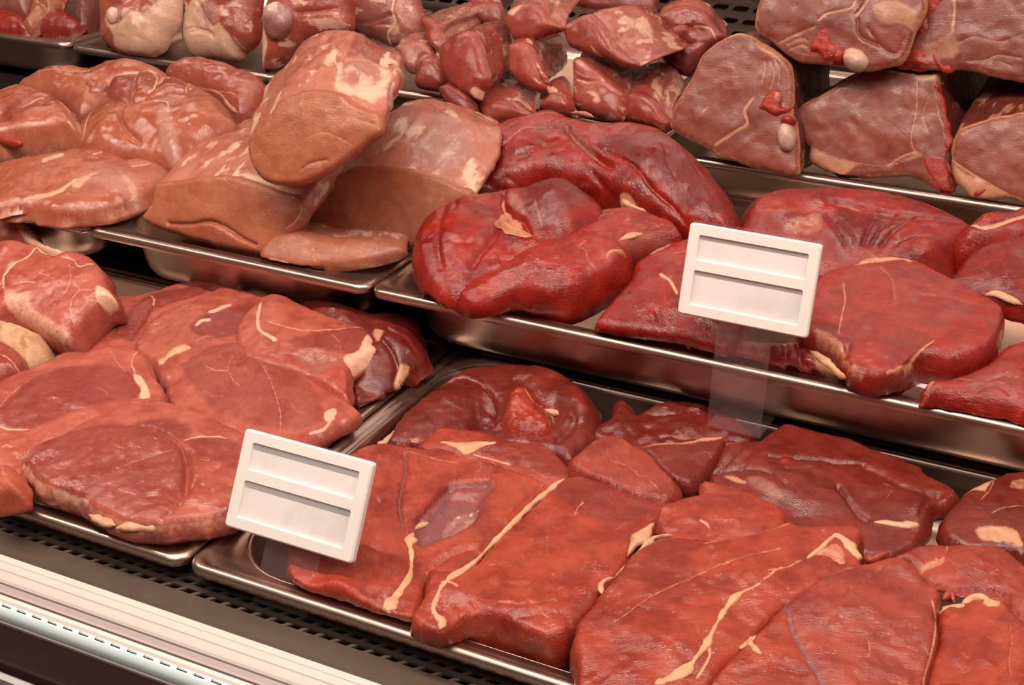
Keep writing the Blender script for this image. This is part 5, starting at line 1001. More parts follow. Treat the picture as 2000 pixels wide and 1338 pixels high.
steak('E4', 'beef_slice', [(1160, 628), (1182, 594), (1225, 545), (1236, 512), (1262, 492), (1302, 472), (1340, 462), (1400, 455), (1450, 500), (1452, 640), (1420, 680), (1395, 672), (1365, 666), (1330, 656), (1280, 650), (1205, 640)],
      (1330, 662, -.4095), sy=.26, t=.022, e=.007, dome=.006, mat='beef_bright', label='beef slice half hidden by the left side of the raised price holder', group=EG,
      lines=[(e11([(760, 980), (830, 1040), (890, 1150)]), 4, 'F', .6), (e11([(860, 810), (960, 800)]), 1.4, 'F', .2), (e11([(730, 1260), (760, 1330)]), 3, '', 2)], regions=[(e11([(660, 780), (760, 730), (850, 690), (820, 750), (700, 810)]), 'F', .8, 6), (e11([(560, 800), (660, 700), (850, 640), (740, 740), (640, 800)]), 'F', .3, 10), (e11([(500, 960), (700, 980), (740, 1200), (300, 1330)]), 'A', .35, 14)], ang=-40, tr='t4')
steak('E7', 'beef_trimming', [(1400, 652), (1440, 655), (1480, 664), (1520, 668), (1560, 664), (1600, 672), (1625, 700), (1645, 736), (1600, 730), (1560, 724), (1500, 716), (1440, 704), (1400, 690)],
      (1530, 718, -.4185), sy=.35, t=.014, e=.008, dome=.005, mat='beef_bright', label='small knotted beef trimming with fat, under the right foot of the raised price holder', group=EG,
      regions=[([(1505, 690), (1530, 668), (1570, 664), (1600, 690), (1640, 735), (1600, 728), (1580, 695), (1545, 680)], 'F', .85, 6)], lines=[([(1535, 682), (1535, 712)], 4, '', 3), ([(1560, 690), (1565, 716)], 4, '', 3)], bumps=[(1520, 700, 14, 3, 1), (1550, 702, 12, 3, 1), (1575, 710, 14, 3, .8)], tr='t4')
steak('E8a', 'beef_piece', e15([(1405, 570), (1420, 520), (1520, 445), (1600, 375), (1750, 332), (1850, 322), (1950, 287), (2100, 272), (2150, 560), (1850, 640), (1650, 690), (1500, 700), (1440, 650)]),
      (1880, 490, -.388), sy=.45, t=.018, e=.013, dome=.008, mat='beef_bright', label='glossy beef lump at the far right under the step edge', group=EG, base=(0, 0, 0, .15), bumps=[(1930, 440, 45, 6, .7), (1890, 465, 20, 4, 1)], lines=[(e15([(1560, 480), (1600, 520), (1700, 540), (1850, 490), (2000, 420)]), 4, 'F', 1.5)], ang=-20, tr='t4')
steak('E9', 'beef_slice', f15([(1200, 540), (1212, 480), (1235, 412), (1400, 392), (1560, 345), (1680, 285), (1760, 210), (1860, 130), (2000, 92), (2150, 80), (2200, 690), (1990, 650), (1880, 615), (1720, 590), (1560, 560), (1400, 540), (1330, 520)]),
      (1950, 790, -.4095), sy=.17, t=.016, e=.006, dome=.005, mat='beef_bright', label='beef slice lying on the white liner at the right end of its tray', group=EG, side=(0, 0, 0, .4), base=(0, 0, 0, .12), regions=[(f15([(1205, 470), (1280, 410), (1300, 450), (1250, 500), (1220, 510)]), 'F', .7, 6), (f15([(1600, 400), (1900, 330), (2000, 500), (1800, 560), (1600, 480)]), 'M', .2, 14)], lines=[(f15([(1300, 440), (1400, 410), (1600, 470)]), 1.4, 'F', .3), (f15([(1700, 470), (1850, 440), (2000, 460)]), 3, '', 1.2), (f15([(1550, 540), (1750, 500), (1900, 560)]), 3, '', 1.2)], bumps=[(1940, 730, 70, 3)], tr='t4', rest=True)
steak('E8b', 'beef_slice', e15([(1370, 880), (1440, 830), (1500, 725), (1600, 625), (1700, 580), (1850, 540), (2000, 490), (2100, 470), (2180, 1120), (2000, 1085), (1850, 1050), (1680, 1005), (1500, 955), (1400, 905)]),
      (1900, 585, -.3905), sy=.30, t=.014, e=.007, dome=.007, mat='beef_bright', label='broad beef slice with a fatty lower edge overlapping the wide slice from the right', group=EG, base=(0, .4, 0, 0), lines=[(e15([(1380, 890), (1450, 800), (1500, 740)]), 2, 'F', 0), (e15([(1640, 800), (1720, 880)]), 1.2, 'F', .1)], ang=30, tr='t4')
strip('E8f', 'E8b', e15([(1680, 975), (1780, 965), (1880, 1000), (1990, 1050)]), [6, 14, 18, 12], .003, label='fat along the lower edge')
E6o = [(1560, 600), (1588, 560), (1600, 537), (1625, 522), (1670, 512), (1690, 501), (1740, 496), (1790, 505), (1830, 525), (1870, 545), (1920, 571), (1958, 596), (1961, 612), (1952, 650), (1938, 672), (1900, 692), (1850, 695), (1803, 688), (1763, 713), (1738, 726), (1715, 731), (1690, 727), (1665, 716), (1650, 692), (1630, 675), (1600, 658), (1565, 645)]
steak('E6', 'beef_slice', E6o, (1700, 728, -.4015), sy=.15, t=.026, e=.0038, dome=.003, mat='beef_bright', label='widest bright beef slice with a silvery vein, right of the raised price holder', group=EG, side=(.1, 0, 0, .2), base=(0, 0, .06, .12),
      regions=[([(1600, 560), (1680, 520), (1800, 530), (1900, 590), (1850, 650), (1740, 700), (1660, 690), (1620, 620)], 'M', .22, 30), ([(1590, 640), (1640, 660), (1660, 700), (1690, 728), (1640, 735), (1600, 680)], 'F', .6, 10), ([(1672, 512), (1700, 502), (1760, 505), (1780, 508), (1720, 515), (1685, 520)], 'F', .8, 4)],
      lines=[(e15([(870, 790), (940, 850), (975, 920), (985, 1010), (990, 1080)]), 3, 'M', .8), (e15([(590, 900), (600, 1050), (570, 1180), (550, 1290)]), 2.2, 'F', .5), (e15([(680, 760), (840, 720), (1000, 705), (1120, 720)]), 2.2, 'F', .3), (f15([(930, 340), (1080, 270), (1200, 170), (1300, 110)]), 2.5, 'F', .6), (f15([(600, 190), (620, 150)]), 6, '', 4), (e15([(1050, 900), (1300, 930), (1500, 950)]), 2, '', .7), (e15([(1050, 1000), (1300, 1010), (1600, 1060)]), 2, '', .7), (e15([(1050, 1130), (1300, 1080), (1500, 1070)]), 2, '', .7), (e15([(500, 960), (560, 1040)]), 2, '', .8), (e15([(700, 950), (620, 1060)]), 2, '', .8)], bumps=[(1720, 690, 40, 2), (1890, 660, 50, 2)], ang=-5, tr='t4')
strip('E6f', 'E6', f15([(330, 170), (420, 230), (500, 290), (560, 350), (610, 380)]), [12, 16, 14, 12, 6], .004, label='fat on the lower left edge')
# ================================================================== back step, left: offal and shanks
g0 = lambda p: T(0, 0, p); g4 = lambda p: T(400, 0, p); g8 = lambda p: T(800, 0, p); g12 = lambda p: T(1200, 0, p); g15 = lambda p: T(1500, 0, p)
OG = 'offal lumps in the corner tray'
steak('F1d', 'offal_lump', g0([(560, -200), (740, -200), (735, 60), (690, 190), (600, 215), (560, 60)]), (155, 52, -.383), sy=.5, t=.02, e=.012, dome=.006, mat='offal', label='darkest offal lump against the shanks', group=OG, base=(0, 1, .3, 0), tr='t5')
steak('F1a', 'offal_lump', g0([(-100, -250), (240, -250), (250, 20), (180, 110), (0, 90), (-100, 90)]), (20, 22, -.375), sy=.6, t=.02, e=.012, dome=.006, mat='offal', label='brownish offal lump in the extreme top left', group=OG, base=(0, .6, .4, 0), tr='t5')
steak('F1b', 'offal_lump', g0([(-100, 60), (60, 60), (180, 110), (220, 170), (190, 225), (-100, 215)]), (20, 52, -.3835), sy=.35, t=.012, e=.01, dome=.006, mat='offal', label='bright red offal lump at the tray edge, furthest left', group=OG, base=(0, 0, 0, .6), tr='t5')
steak('F1e', 'offal_lump', g0([(290, 120), (430, 40), (560, 90), (640, 170), (560, 225), (400, 235), (290, 215)]), (110, 57, -.3835), sy=.35, t=.012, e=.01, dome=.006, mat='offal', label='red brown offal lump just right of the fatty one', group=OG, base=(0, .1, 0, .35), tr='t5')
steak('F1c', 'offal_lump', g0([(150, 215), (200, 120), (240, 0), (330, -200), (520, -200), (470, 0), (430, 60), (330, 150), (250, 225)]), (70, 50, -.381), sy=.45, t=.014, e=.01, dome=.008, mat='offal', label='fatty tan offal lump between two red ones', group=OG, base=(.55, 0, 0, .1), lines=[(g0([(320, 40), (360, 70)]), 5, '', 5), (g0([(470, 0), (500, 90), (560, 120)]), 3, 'F', 1)], tr='t5')
SG = 'pork shanks in the shallow back tray'
block('F3', 'pork_shank', g0([(1392, -180), (1390, 100), (1378, 280), (1420, 400), (1482, 440), (1600, 437), (1790, 460), (1840, 400), (1950, 300), (1968, 100), (1965, -180), (1700, -260)]), (400, 109, -.380), (-.05, -.9, .4),
      [(440, 20, 1.25, .86, .9), (450, 10, 1.33, .8, .8)], lump=.0009, mat='shank', fmat='shank', label='pork shank with wrinkled white fat and a red side, between the other two', group=SG, e=.016, dome=.010, fl=.003,
      regions=[(g0([(1370, 180), (1500, 60), (1600, -100), (1700, 0), (1760, 180), (1830, 290), (1850, 400), (1780, 465), (1600, 440), (1480, 440), (1400, 380)]), 'F', .85, 14, 1), (g0([(1600, 60), (1700, 20), (1760, 150), (1680, 220), (1610, 150)]), 'M', .6, 12)], lines=[(g0([(1540, 260), (1640, 250), (1700, 300)]), 2.5, 'R', 2), (g0([(1600, 40), (1640, 150), (1700, 210)]), 2.5, '', 2.5), (g0([(1420, 260), (1560, 230), (1680, 270)]), 2.5, '', 2), (g0([(1850, 300), (1870, 380)]), 2, 'F', .5), (g0([(1410, 0), (1420, 140)]), 1.6, 'F', .5)], tr='t6')
block('F2', 'pork_shank', g0([(748, -180), (742, 150), (746, 280), (800, 350), (870, 398), (1000, 418), (1140, 428), (1240, 370), (1295, 260), (1355, 120), (1352, -180), (1050, -260)]), (270, 105, -.380), (.1, -.9, .4),
      [(290, 20, 1.27, .86, .9), (300, 10, 1.35, .8, .8)], lump=.0009, mat='shank', fmat='shank', label='leftmost pork shank, its end capped with smooth white fat', group=SG, e=.014, dome=.008, fl=.003, bbase=(.25, 0, .15, 0),
      regions=[(g0([(830, 150), (880, 60), (1000, 60), (1120, 100), (1200, 60), (1380, -100), (1380, 150), (1280, 350), (1140, 430), (960, 410), (880, 380), (900, 290), (860, 220)]), 'F', .8, 14, 1), (g0([(920, 60), (990, 60), (980, 180), (930, 180)]), 'M', .7, 8, -1)], lines=[(g0([(920, 180), (1000, 160), (1060, 100)]), 2.5, '', 2), (g0([(960, 300), (990, 290)]), 2, 'R', .5), (g0([(1085, 290), (1110, 310)]), 2.5, 'R', 1)], tr='t6')
knob('F2', g0([(880, 120)])[0], (13, 16), .006, 'bone', 'bone')
block('F5', 'pork_shank', g4([(1090, -180), (1090, 100), (1115, 220), (1180, 260), (1300, 300), (1430, 350), (1560, 330), (1660, 290), (1690, 150), (1650, 0), (1600, -180), (1350, -240)]), (760, 86, -.372), (.1, -.9, .4),
      [(755, 10, 1.25, .86, .9), (760, 0, 1.32, .8, .8)], lump=.0009, mat='shank', fmat='shank', label='darker pork shank with a wavy white edge, behind the top loin', group=SG, e=.014, dome=.006, base=(0, .85, .25, 0),
      lines=[(g4([(1490, 0), (1480, 100), (1500, 170), (1440, 260), (1430, 340)]), 3, 'F', .8), (g4([(1140, 180), (1300, 180), (1460, 120)]), 3, '', 3), (g4([(1200, 250), (1350, 200), (1450, 190)]), 3, '', 2.5)], regions=[(g4([(1490, 20), (1600, 0), (1660, 150), (1640, 300), (1450, 330), (1500, 180)]), 'A', 0, 8)], tr='t6')
block('F4', 'pork_shank', g4([(412, 520), (410, 300), (428, 90), (480, -60), (650, -180), (1000, -180), (1120, -60), (1110, 80), (1105, 200), (1000, 270), (760, 330), (560, 480), (420, 560)]), (520, 112, -.372), (0, -.9, .4),
      [(600, 20, 1.25, .86, .9), (610, 10, 1.33, .8, .8)], lump=.0009, mat='shank', fmat='shank', label='pork shank showing a greyish knuckle bone, right behind the top loin', group=SG, e=.014, dome=.008, regions=[(g4([(400, 560), (405, 300), (460, 200), (520, 340), (480, 460)]), 'F', .85, 10), (g4([(780, 100), (1040, 80), (1100, 160), (1080, 220), (900, 210)]), 'F', .45, 12)], lines=[(g4([(760, 110), (900, 100), (1050, 70)]), 3, '', 3)], base=(0, .3, 0, .1), tr='t6')
knob('F4', g4([(575, 160)])[0], (33, 36), .013, 'silver_skin', 'knuckle_bone', 'greyish pink knuckle bone', 20)
knob('F4', g4([(560, 110)])[0], (24, 22), .016, 'bone', 'bone')
# ================================================================== cut pork fillets
GG = 'cut pork fillets heaped on the back step'
def fil(key, face, anc, nr, secs, label, **k):
    kw = dict(mat='fillet_skin', fmat='fillet', e=.0075, dome=.003, fl=.002, step=.0022, nseg=16, lump=.002, ms=.075, round_end=.35)
    kw.update(k); return block(key, 'pork_fillet', face, anc, nr, secs, label=label, group=GG, **kw)
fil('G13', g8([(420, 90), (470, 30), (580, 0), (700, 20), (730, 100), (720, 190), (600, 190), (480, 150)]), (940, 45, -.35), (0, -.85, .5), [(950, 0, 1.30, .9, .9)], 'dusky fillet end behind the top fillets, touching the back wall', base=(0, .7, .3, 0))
fil('G14', g8([(1250, -120), (1900, -140), (1912, 40), (1900, 105), (1600, 90), (1300, 60)]), (1220, 24, -.335), (0, -.85, .5), [(1200, -20, 1.42, .9, .9)], 'dim fillet at the very top of the heap', base=(0, .9, .2, 0))  # base tissue darkened to stand for the dim light here
fil('G12', g12([(310, 120), (450, 30), (600, 20), (730, 80), (800, 190), (870, 280), (730, 380), (650, 480), (560, 570), (430, 520), (350, 420), (400, 250)]), (1310, 120, -.36), (.1, -.85, .5), [(1360, 40, 1.34, .8, .8)], 'shadowed crumpled fillet under the back wall slots', base=(0, .6, .1, 0), fl=.008, e=.012,  # shadow on this fillet put into its darker base tissue
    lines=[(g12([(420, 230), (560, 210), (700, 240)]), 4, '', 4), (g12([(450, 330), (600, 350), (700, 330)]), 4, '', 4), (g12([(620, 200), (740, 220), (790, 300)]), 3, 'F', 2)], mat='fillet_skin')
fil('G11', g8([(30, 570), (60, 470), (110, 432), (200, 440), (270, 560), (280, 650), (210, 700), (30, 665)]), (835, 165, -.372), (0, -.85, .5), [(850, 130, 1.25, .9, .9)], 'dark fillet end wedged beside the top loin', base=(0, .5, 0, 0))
fil('G10', g8([(205, 700), (240, 650), (320, 640), (480, 740), (520, 880), (560, 960), (450, 950), (300, 830)]), (910, 232, -.379), (0, -.8, .6), [(960, 170, 1.25, .9, .9)], 'shadowed fillet lowest in the dark gap', base=(0, .8, 0, 0))  # dark base tissue paints the shade of the gap
fil('F6', g4([(1460, 370), (1540, 315), (1680, 300), (1760, 350), (1780, 430), (1690, 460), (1640, 540), (1560, 530)]), (812, 130, -.366), (0, -.75, .65), [(830, 80, 1.24, .9, .9)], 'whitish glistening fillet just right of the top loin', base=(.4, 0, .5, 0))
fil('G9', g8([(990, 820), (1050, 750), (1100, 710), (1200, 690), (1262, 770), (1250, 860), (1150, 870)]), (1085, 215, -.374), (0, -.8, .6), [(1090, 160, 1.22, .8, .8)], 'small reddish fillet tip below the one with a hanging tail', base=(0, .2, 0, .2))
fil('G8', g8([(500, 775), (535, 725), (640, 748), (740, 760), (820, 770), (900, 830), (960, 880), (900, 930), (700, 940), (600, 965), (530, 870)]), (980, 236, -.381), (-.1, -.8, .55), [(1000, 175, 1.17, 0.93, .93), (1035, 150, 1.24, .85, .85)], 'fillet at the foot of the heap with its cut end to the front', bregions=[(g8([(560, 710), (700, 640), (900, 700), (900, 760), (740, 740)]), 'M', .5, 10), (g8([(840, 760), (1000, 700), (1060, 760), (960, 850)]), 'M', .35, 10)])
fil('G6', g8([(1250, 480), (1268, 435), (1340, 418), (1440, 500), (1560, 610), (1650, 700), (1650, 800), (1610, 920), (1450, 905), (1262, 840), (1248, 640)]), (1180, 229, -.3785), (-.25, -.82, .5), [(1205, 150, 1.20, 0.93, .93), (1260, 132, 1.28, .8, .8)], 'fillet with a curved gleaming shoulder, second from the bottom right of the heap',
    lines=[(g8([(1270, 600), (1400, 640), (1560, 640), (1640, 740)]), 3, '', 1.5), (g8([(1260, 520), (1380, 590), (1560, 600)]), 2, '', 1)], bregions=[(g8([(1650, 620), (1750, 530), (1900, 470), (1990, 520), (1850, 600), (1740, 670)]), 'F', .7, 14)], e=.010, dome=.005, fmat='fillet_skin', mat='fillet_skin')
fil('G7', g12([(8, 925), (40, 830), (75, 715), (180, 690), (290, 760), (350, 850), (420, 935), (412, 985), (330, 1010), (250, 975), (100, 940)]), (1285, 246, -.3785), (-.3, -.8, .5), [(1285, 165, 1.19, 0.93, .93), (1320, 150, 1.26, .8, .8)], 'deep red ended fillet closest to the bone-in chops', base=(0, .6, 0, .3),
    bregions=[(g12([(440, 560), (500, 560), (550, 660), (470, 800), (430, 850), (480, 700)]), 'F', .7, 6)], lines=[(g12([(12, 920), (50, 810), (78, 720)]), 2, 'F', 0)])
fil('G4', g8([(748, 400), (760, 335), (800, 312), (900, 318), (950, 400), (985, 480), (1020, 560), (1035, 670), (975, 700), (880, 672), (790, 610), (750, 560)]), (1030, 174, -.362), (-.35, -.8, .45), [(1055, 105, 1.20, 0.95, .97), (1095, 90, 1.28, .85, .9)], 'fillet with a ragged tail hanging over its cut end, centre of the heap',
    bregions=[(g8([(980, 300), (1100, 250), (1200, 260), (1240, 340), (1040, 340)]), 'F', .9, 7)], blines=[(g8([(960, 430), (1030, 540), (1080, 620)]), 3, 'F', .5)])
strip('G4t', 'G4', g8([(975, 470), (1030, 580), (1060, 650), (1100, 700), (1150, 720)]), [6, 9, 16, 20, 12], .005, 'fillet_skin', 'hanging_tail', label='ragged hanging tail')
fil('G1', g8([(70, 125), (110, 110), (160, 140), (215, 180), (205, 240), (222, 300), (200, 400), (150, 370), (110, 270)]), (845, 98, -.352), (-.55, -.75, .4), [(905, 40, 1.25, 0.93, .93), (940, 20, 1.33, .8, .8)], 'fillet with a whitish fatty top at the upper left of the heap', bbase=(.48, 0, .1, 0))
fil('G3', g8([(715, 150), (750, 75), (820, 30), (910, 0), (980, 8), (1040, 80), (1080, 130), (1180, 192), (1165, 225), (1050, 250), (960, 290), (800, 304), (755, 245)]), (1010, 74, -.331), (-.2, -.85, .45), [(1070, 0, 1.25, 0.93, .93), (1110, -30, 1.33, .8, .8)], 'fillet with a fatty rim at the top centre of the heap', bbase=(.35, 0, .1, 0),
    regions=[(g8([(740, 90), (820, 30), (900, 10), (860, 80), (820, 130), (770, 110)]), 'F', .9, 6)])
fil('G2', g8([(205, 405), (225, 345), (310, 268), (400, 222), (470, 230), (520, 330), (550, 450), (580, 560), (570, 640), (530, 700), (500, 770), (420, 740), (300, 665), (230, 570)]), (925, 192, -.362), (-.35, -.82, .45), [(950, 110, 1.20, 0.95, 1.0), (985, 85, 1.28, .85, .9)], 'broad fillet block with a gleaming right side, left front of the heap', base=(0, .35, 0, .1),
    regions=[(g8([(490, 690), (520, 670), (545, 710), (500, 770), (470, 730)]), 'F', .9, 4), (g8([(350, 700), (400, 700), (400, 735)]), 'F', .9, 4)], e=.008, dome=.004)
fil('G5', g8([(1188, 215), (1220, 162), (1300, 120), (1392, 88), (1480, 165), (1590, 340), (1690, 430), (1780, 490), (1740, 510), (1640, 505), (1500, 440), (1330, 395), (1205, 335)]), (1250, 127, -.333), (-.25, -.85, .45), [(1260, 62, 1.19, 0.93, .93), (1295, 50, 1.27, .85, .85)], 'topmost fillet at the right, its slanting cut end facing front',
    regions=[(g8([(1410, 350), (1450, 380), (1490, 440), (1440, 430)]), 'F', .9, 4)], bregions=[(g8([(1500, 110), (1700, 110), (1880, 160), (1900, 330), (1780, 250), (1640, 170)]), 'F', .75, 10)])
# ================================================================== bone-in loin joints
HG = 'bone-in pork loin joints on the back step'
def chop(key, face, anc, nr, secs, label, **k):
    kw = dict(rim=(.0032, .85), mat='chop_skin', fmat='chop_face', e=.004, dome=.002, fl=.0012, step=.0024, nseg=14, lump=.002, bbase=(0, .7, 0, 0), round_end=.12)  # bodies darkened: dark fat, plus the shade of the gaps put into colour
    kw.update(k); return block(key, 'pork_loin_joint', face, anc, nr, secs, label=label, group=HG, **kw)
H1 = g12([(430, 985), (445, 870), (520, 720), (600, 600), (645, 490), (690, 410), (820, 312), (900, 268), (970, 254), (1050, 266), (1130, 312), (1250, 382), (1370, 490), (1400, 600), (1400, 760), (1392, 880), (1420, 960), (1440, 1100), (1440, 1200), (1440, 1340), (1380, 1390), (1310, 1370), (1200, 1340), (1050, 1300), (900, 1242), (820, 1235), (770, 1192), (650, 1122), (560, 1082), (480, 1030)])
chop('H1', H1, (1545, 345, -.3835), (.06, -.9, .42), [(1500, 195, 1.20, .97, .97), (1545, 180, 1.30, .97, .95)], 'bone-in loin joint with a white cartilage ball, left of the row',
     regions=[(g12([(1010, 960), (1060, 830), (1120, 780), (1200, 880), (1250, 940), (1050, 1000)]), 'A', .6, 10), (g12([(780, 1160), (1000, 1010), (1060, 1000), (900, 1130), (800, 1190)]), 'A', .8, 8), (g12([(950, 1150), (1250, 950), (1310, 1130), (1320, 1370), (1050, 1300)]), 'A', 0, 8, 1.2), (g12([(1170, 450), (1250, 420), (1380, 500), (1390, 700), (1300, 700), (1190, 680), (1150, 560)]), 'F', .35, 10), (g12([(1100, 320), (1230, 380), (1360, 480), (1200, 430), (1120, 380)]), 'F', .75, 8)],
     lines=[(g12([(640, 520), (680, 420), (820, 318), (960, 262), (1060, 275), (1140, 320)]), 4, 'F', 0), (g12([(790, 1130), (960, 1020), (1040, 960), (1020, 860), (1090, 760)]), 4, 'F', .4), (g12([(1220, 690), (1250, 560), (1210, 470)]), 2.2, 'F', .3), (g12([(1150, 640), (1180, 540), (1170, 470)]), 2.2, 'F', .3), (g12([(1280, 660), (1290, 560), (1260, 470)]), 2, 'F', .3), (g12([(690, 870), (740, 830), (680, 900)]), 1.6, 'F', 0), (g12([(770, 1190), (830, 1235), (900, 1245), (1050, 1300)]), 3.5, 'F', 0)], tr='t8')
steak('H1b', 'vertebra', g12([(1120, 830), (1180, 730), (1260, 690), (1310, 710), (1320, 830), (1380, 840), (1390, 880), (1300, 900), (1270, 920), (1200, 890), (1130, 860)]), None, t=.001, e=.003, dome=.003, mat='bone_red', on='H1', off=.001, step=.0018, lump=.003, ls=120)
knob('H1', g12([(1272, 772)])[0], (9, 15), .006, 'fat_pink', 'bone_ring')
knob('H1', g12([(1345, 1070)])[0], (18, 28), .010, 'bone', 'cartilage', 'white cartilage ball', 15)
knob('H1', g12([(1360, 945)])[0], (14, 10), .008, 'bone_red', 'rib_stub')
H2 = g15([(215, 885), (260, 812), (400, 742), (600, 622), (700, 572), (850, 537), (950, 531), (1050, 551), (1200, 572), (1335, 548), (1345, 640), (1342, 720), (1362, 850), (1392, 950), (1420, 1080), (1422, 1180), (1402, 1260), (1425, 1300), (1442, 1490), (1330, 1485), (1250, 1435), (1100, 1370), (900, 1380), (700, 1390), (560, 1398), (440, 1330), (320, 1250), (322, 1140), (275, 1112), (240, 1000)])
chop('H2', H2, (1700, 347, -.3835), (.02, -.9, .42), [(1775, 215, 1.20, .97, .97), (1825, 200, 1.30, .95, .95)], 'bone-in loin joint with a triangular lean face and red spine edge, mid row',
     regions=[(g15([(1165, 640), (1330, 620), (1400, 1000), (1380, 1190), (1160, 1190), (1120, 1080), (1160, 850)]), 'F', .3, 10, -.4), (g15([(320, 1135), (560, 1230), (900, 1290), (1180, 1190), (1200, 1230), (940, 1300), (700, 1300), (540, 1400), (330, 1260)]), 'F', .75, 9), (g15([(310, 1220), (380, 1195), (490, 1220), (430, 1310), (330, 1290)]), 'A', 1, 7, .8), (g15([(560, 1300), (760, 1280), (1100, 1330), (1250, 1420), (900, 1370), (620, 1380)]), 'A', .6, 8), (g15([(1150, 590), (1330, 560), (1335, 620), (1170, 630)]), 'F', .85, 6), (g15([(960, 1290), (1180, 1210), (1220, 1330), (1050, 1370)]), 'A', .5, 8)],
     lines=[(g15([(225, 870), (260, 815), (400, 742), (600, 622), (700, 572), (850, 538), (950, 532), (1050, 552), (1200, 572)]), 4, 'F', 0), (g15([(1165, 650), (1160, 850), (1120, 1080), (1150, 1190)]), 2.4, 'F', .4), (g15([(1100, 1100), (1000, 1000), (880, 920)]), 1.2, 'F', .1), (g15([(940, 1290), (1050, 1220), (1160, 1185)]), 3, 'F', .4), (g15([(1250, 760), (1210, 900), (1260, 1050)]), 1.6, 'F', .2)], ang=40, tr='t8')
strip('H2b', 'H2', g15([(1290, 640), (1340, 720), (1365, 850), (1395, 980), (1405, 1090), (1395, 1180)]), [16, 14, 10, 12, 16, 14], .004, 'bone_red', 'spine_bone', label='red sawn spine edge')
steak('H2c', 'bone', g15([(1215, 1215), (1300, 1230), (1390, 1250), (1425, 1310), (1440, 1480), (1340, 1475), (1260, 1380), (1210, 1290)]), None, t=.001, e=.002, dome=.001, mat='bone_red', on='H2', off=.001, step=.002, lump=.001)
H3 = [(1857, 315), (1859, 278), (1872, 252), (1905, 238), (1950, 226), (2000, 217), (2080, 205), (2090, 420), (2030, 405), (2000, 397), (1973, 387), (1925, 391), (1900, 391), (1890, 380), (1868, 358), (1859, 335)]
chop('H3', H3, (1920, 391, -.384), (.02, -.9, .42), [(2050, 200, 1.22, 1.0, 1.0), (2090, 190, 1.30, .97, .97)], 'bone-in loin joint with a sawn rib at its foot, at the right edge',
     regions=[([(1857, 312), (1880, 335), (1930, 360), (1975, 388), (1925, 392), (1898, 391), (1866, 355)], 'F', .85, 7), ([(1868, 345), (1886, 350), (1884, 366), (1872, 358)], 'A', .8, 5)], lines=[([(1862, 270), (1875, 252), (1905, 238), (1950, 226), (2000, 217)], 3, 'F', 0), ([(1858, 312), (1900, 340), (1960, 375), (2000, 398)], 3, 'F', .4)], tr='t8')
strip('H3b', 'H3', e15([(1590, 215), (1650, 180), (1720, 145)]), [12, 13, 8], .004, 'bone_red', 'rib_bone', label='red sawn rib')
H4 = [(1473, 48), (1478, 12), (1495, -30), (1540, -75), (1640, -85), (1700, -75), (1760, -60), (1800, -20), (1812, 15), (1800, 40), (1785, 70), (1775, 100), (1760, 124), (1720, 134), (1690, 138), (1650, 130), (1608, 124), (1560, 118), (1522, 95), (1502, 75), (1482, 66)]
chop('H4', H4, (1640, 129, -.300), (.05, -.9, .42), [(1690, -20, 1.27, .97, .97), (1735, -45, 1.42, .95, .95)], 'bone-in loin joint on top of the row with a shiny white bone end',
     regions=[(g15([(400, 160), (480, 100), (620, 100), (600, 190), (560, 280), (500, 240), (430, 190)]), 'A', .9, 7), (g15([(60, 350), (200, 260), (330, 230), (320, 400), (420, 470), (380, 510), (180, 470)]), 'F', .28, 10), (g15([(820, 30), (1000, 0), (1080, 40), (1180, 100), (1140, 250), (1050, 200), (900, 200), (830, 130)]), 'F', .75, 10, 1.0), (g15([(900, 210), (1050, 230), (1090, 320), (1040, 420), (900, 330), (800, 230)]), 'R', .3, 12, .3), (g15([(640, 130), (760, 0), (800, 200), (900, 420), (980, 520), (800, 520), (560, 330)]), 'A', .2, 10)],
     lines=[(g15([(400, 160), (470, 110), (640, 70), (690, 0)]), 3.5, 'F', .5), (g15([(60, 350), (220, 270), (380, 210)]), 2.5, 'F', .5), (g15([(690, 120), (720, 90), (780, 0)]), 4, 'F', 1), (g15([(700, 150), (720, 280), (860, 350)]), 2.5, '', 1.5), (g15([(-105, 180), (-90, 60), (-40, -60)]), 3.5, 'F', 0), (g15([(-100, 260), (0, 330), (60, 360)]), 6, 'F', 0), (g15([(150, 350), (250, 300), (320, 320)]), 1.8, 'F', .4), (g15([(150, 400), (260, 350), (310, 370)]), 1.8, 'F', .4), (g15([(780, 220), (880, 360), (1000, 420), (1060, 300)]), 3, '', .7)])
steak('H4b', 'vertebra', g15([(330, 340), (400, 250), (450, 215), (490, 250), (500, 330), (550, 360), (545, 430), (500, 480), (430, 470), (380, 420), (320, 410)]), None, t=.001, e=.003, dome=.003, mat='bone_red', on='H4', off=.001, step=.0018, lump=.003, ls=120)
knob('H4', g15([(680, 470)])[0], (27, 20), .012, 'bone', 'bone_end', 'shiny white bone end', -30)
knob('H4', g15([(560, 440)])[0], (11, 17), .009, 'bone_red', 'bone_stub')
H5 = [(1747, 122), (1768, 100), (1783, 72), (1797, 35), (1812, -30), (1830, -80), (1950, -95), (2080, -90), (2095, 165), (2040, 163), (2000, 158), (1940, 148), (1900, 137), (1870, 134), (1850, 142), (1838, 136), (1800, 132)]
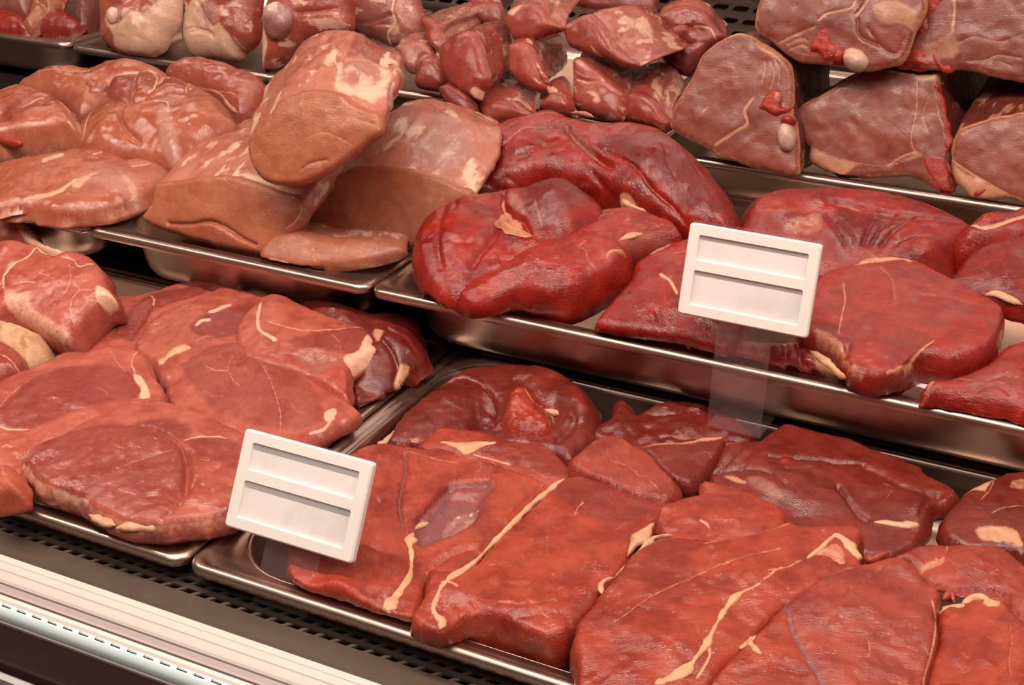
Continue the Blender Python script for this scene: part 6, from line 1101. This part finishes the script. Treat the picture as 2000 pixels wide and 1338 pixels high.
chop('H5', H5, (1900, 138, -.297), (0, -.9, .42), [(2010, -20, 1.27, .97, .97), (2060, -45, 1.42, .95, .95)], 'bone-in loin joint with a tall red spine, top right corner of the photo',
     regions=[(g15([(1350, 300), (1440, 230), (1500, 350), (1480, 450), (1360, 480), (1240, 480), (1200, 350)]), 'F', .6, 12), (g15([(1460, 420), (1700, 400), (2000, 440), (2000, 590), (1700, 580), (1500, 520)]), 'A', .35, 12), (g15([(1480, 500), (1700, 580), (2000, 620), (2000, 660), (1700, 620)]), 'F', .6, 7), (g15([(1440, -200), (1470, 0), (1440, 240), (1560, 290), (2000, 260), (2000, -200)]), 'A', .3, 14)],
     lines=[(g15([(1440, -100), (1460, 60), (1440, 240)]), 4, 'F', .5), (g15([(1500, 330), (1620, 290), (1800, 330), (1990, 270)]), 1.8, 'F', .2), (g15([(1560, 480), (1700, 470), (1800, 430), (1990, 460)]), 2, 'F', .4), (g15([(1820, 480), (1900, 520)]), 2, 'F', .3)])
strip('H5b', 'H5', g15([(1160, 330), (1200, 200), (1260, 80), (1340, -60), (1380, -200)]), [14, 24, 26, 28, 26], .005, 'bone_red', 'spine_bone', label='tall red sawn spine')
steak('H5c', 'bone', g15([(1000, 495), (1080, 400), (1150, 380), (1240, 400), (1240, 470), (1310, 520), (1180, 525), (1080, 515)]), None, t=.001, e=.003, dome=.002, mat='bone_red', on='H5', off=.001, step=.002, lump=.002)
strip('H5d', 'H5', g15([(1290, 400), (1320, 470), (1380, 530), (1480, 540)]), [16, 20, 16, 8], .004, 'bone_red', 'rib_bone')
# ================================================================== light
def area(name, loc, sx, sy, power, col, rot=(0, 0, 0)):
    d = bpy.data.lights.new(name, 'AREA'); d.shape = 'RECTANGLE'; d.size = sx; d.size_y = sy; d.energy = power; d.color = col
    o = bpy.data.objects.new(name, d); COL.objects.link(o); o.location = loc; o.rotation_euler = rot
    return o
area('case_tube_light', (-.45, .60, Z(.40)), 2.2, .026, 18, (1.0, .85, .71), (math.radians(-12), 0, 0))
area('case_rear_light', (-.45, 1.30, Z(.15)), 2.2, .012, 8, (1.0, .86, .74), (math.radians(34), 0, 0))
area('shop_fill_light', (-.3, -.6, 3.0), 2.4, 1.2, 31, (1.0, .90, .80), (math.radians(22), 0, 0))  # soft frontal fill added to brighten the faces, not a known lamp
w = bpy.data.worlds.new('shop'); SC.world = w; w.use_nodes = True
bg = w.node_tree.nodes['Background']; bg.inputs[0].default_value = (.36, .26, .21, 1); bg.inputs[1].default_value = .32
SC.view_settings.view_transform = 'Standard'; SC.view_settings.look = 'None'; SC.view_settings.gamma = 1.0; SC.view_settings.exposure = .05
SC.view_settings.use_curve_mapping = False
SC.cycles.use_denoising = True
SC.cycles.max_bounces = 8; SC.cycles.transparent_max_bounces = 16
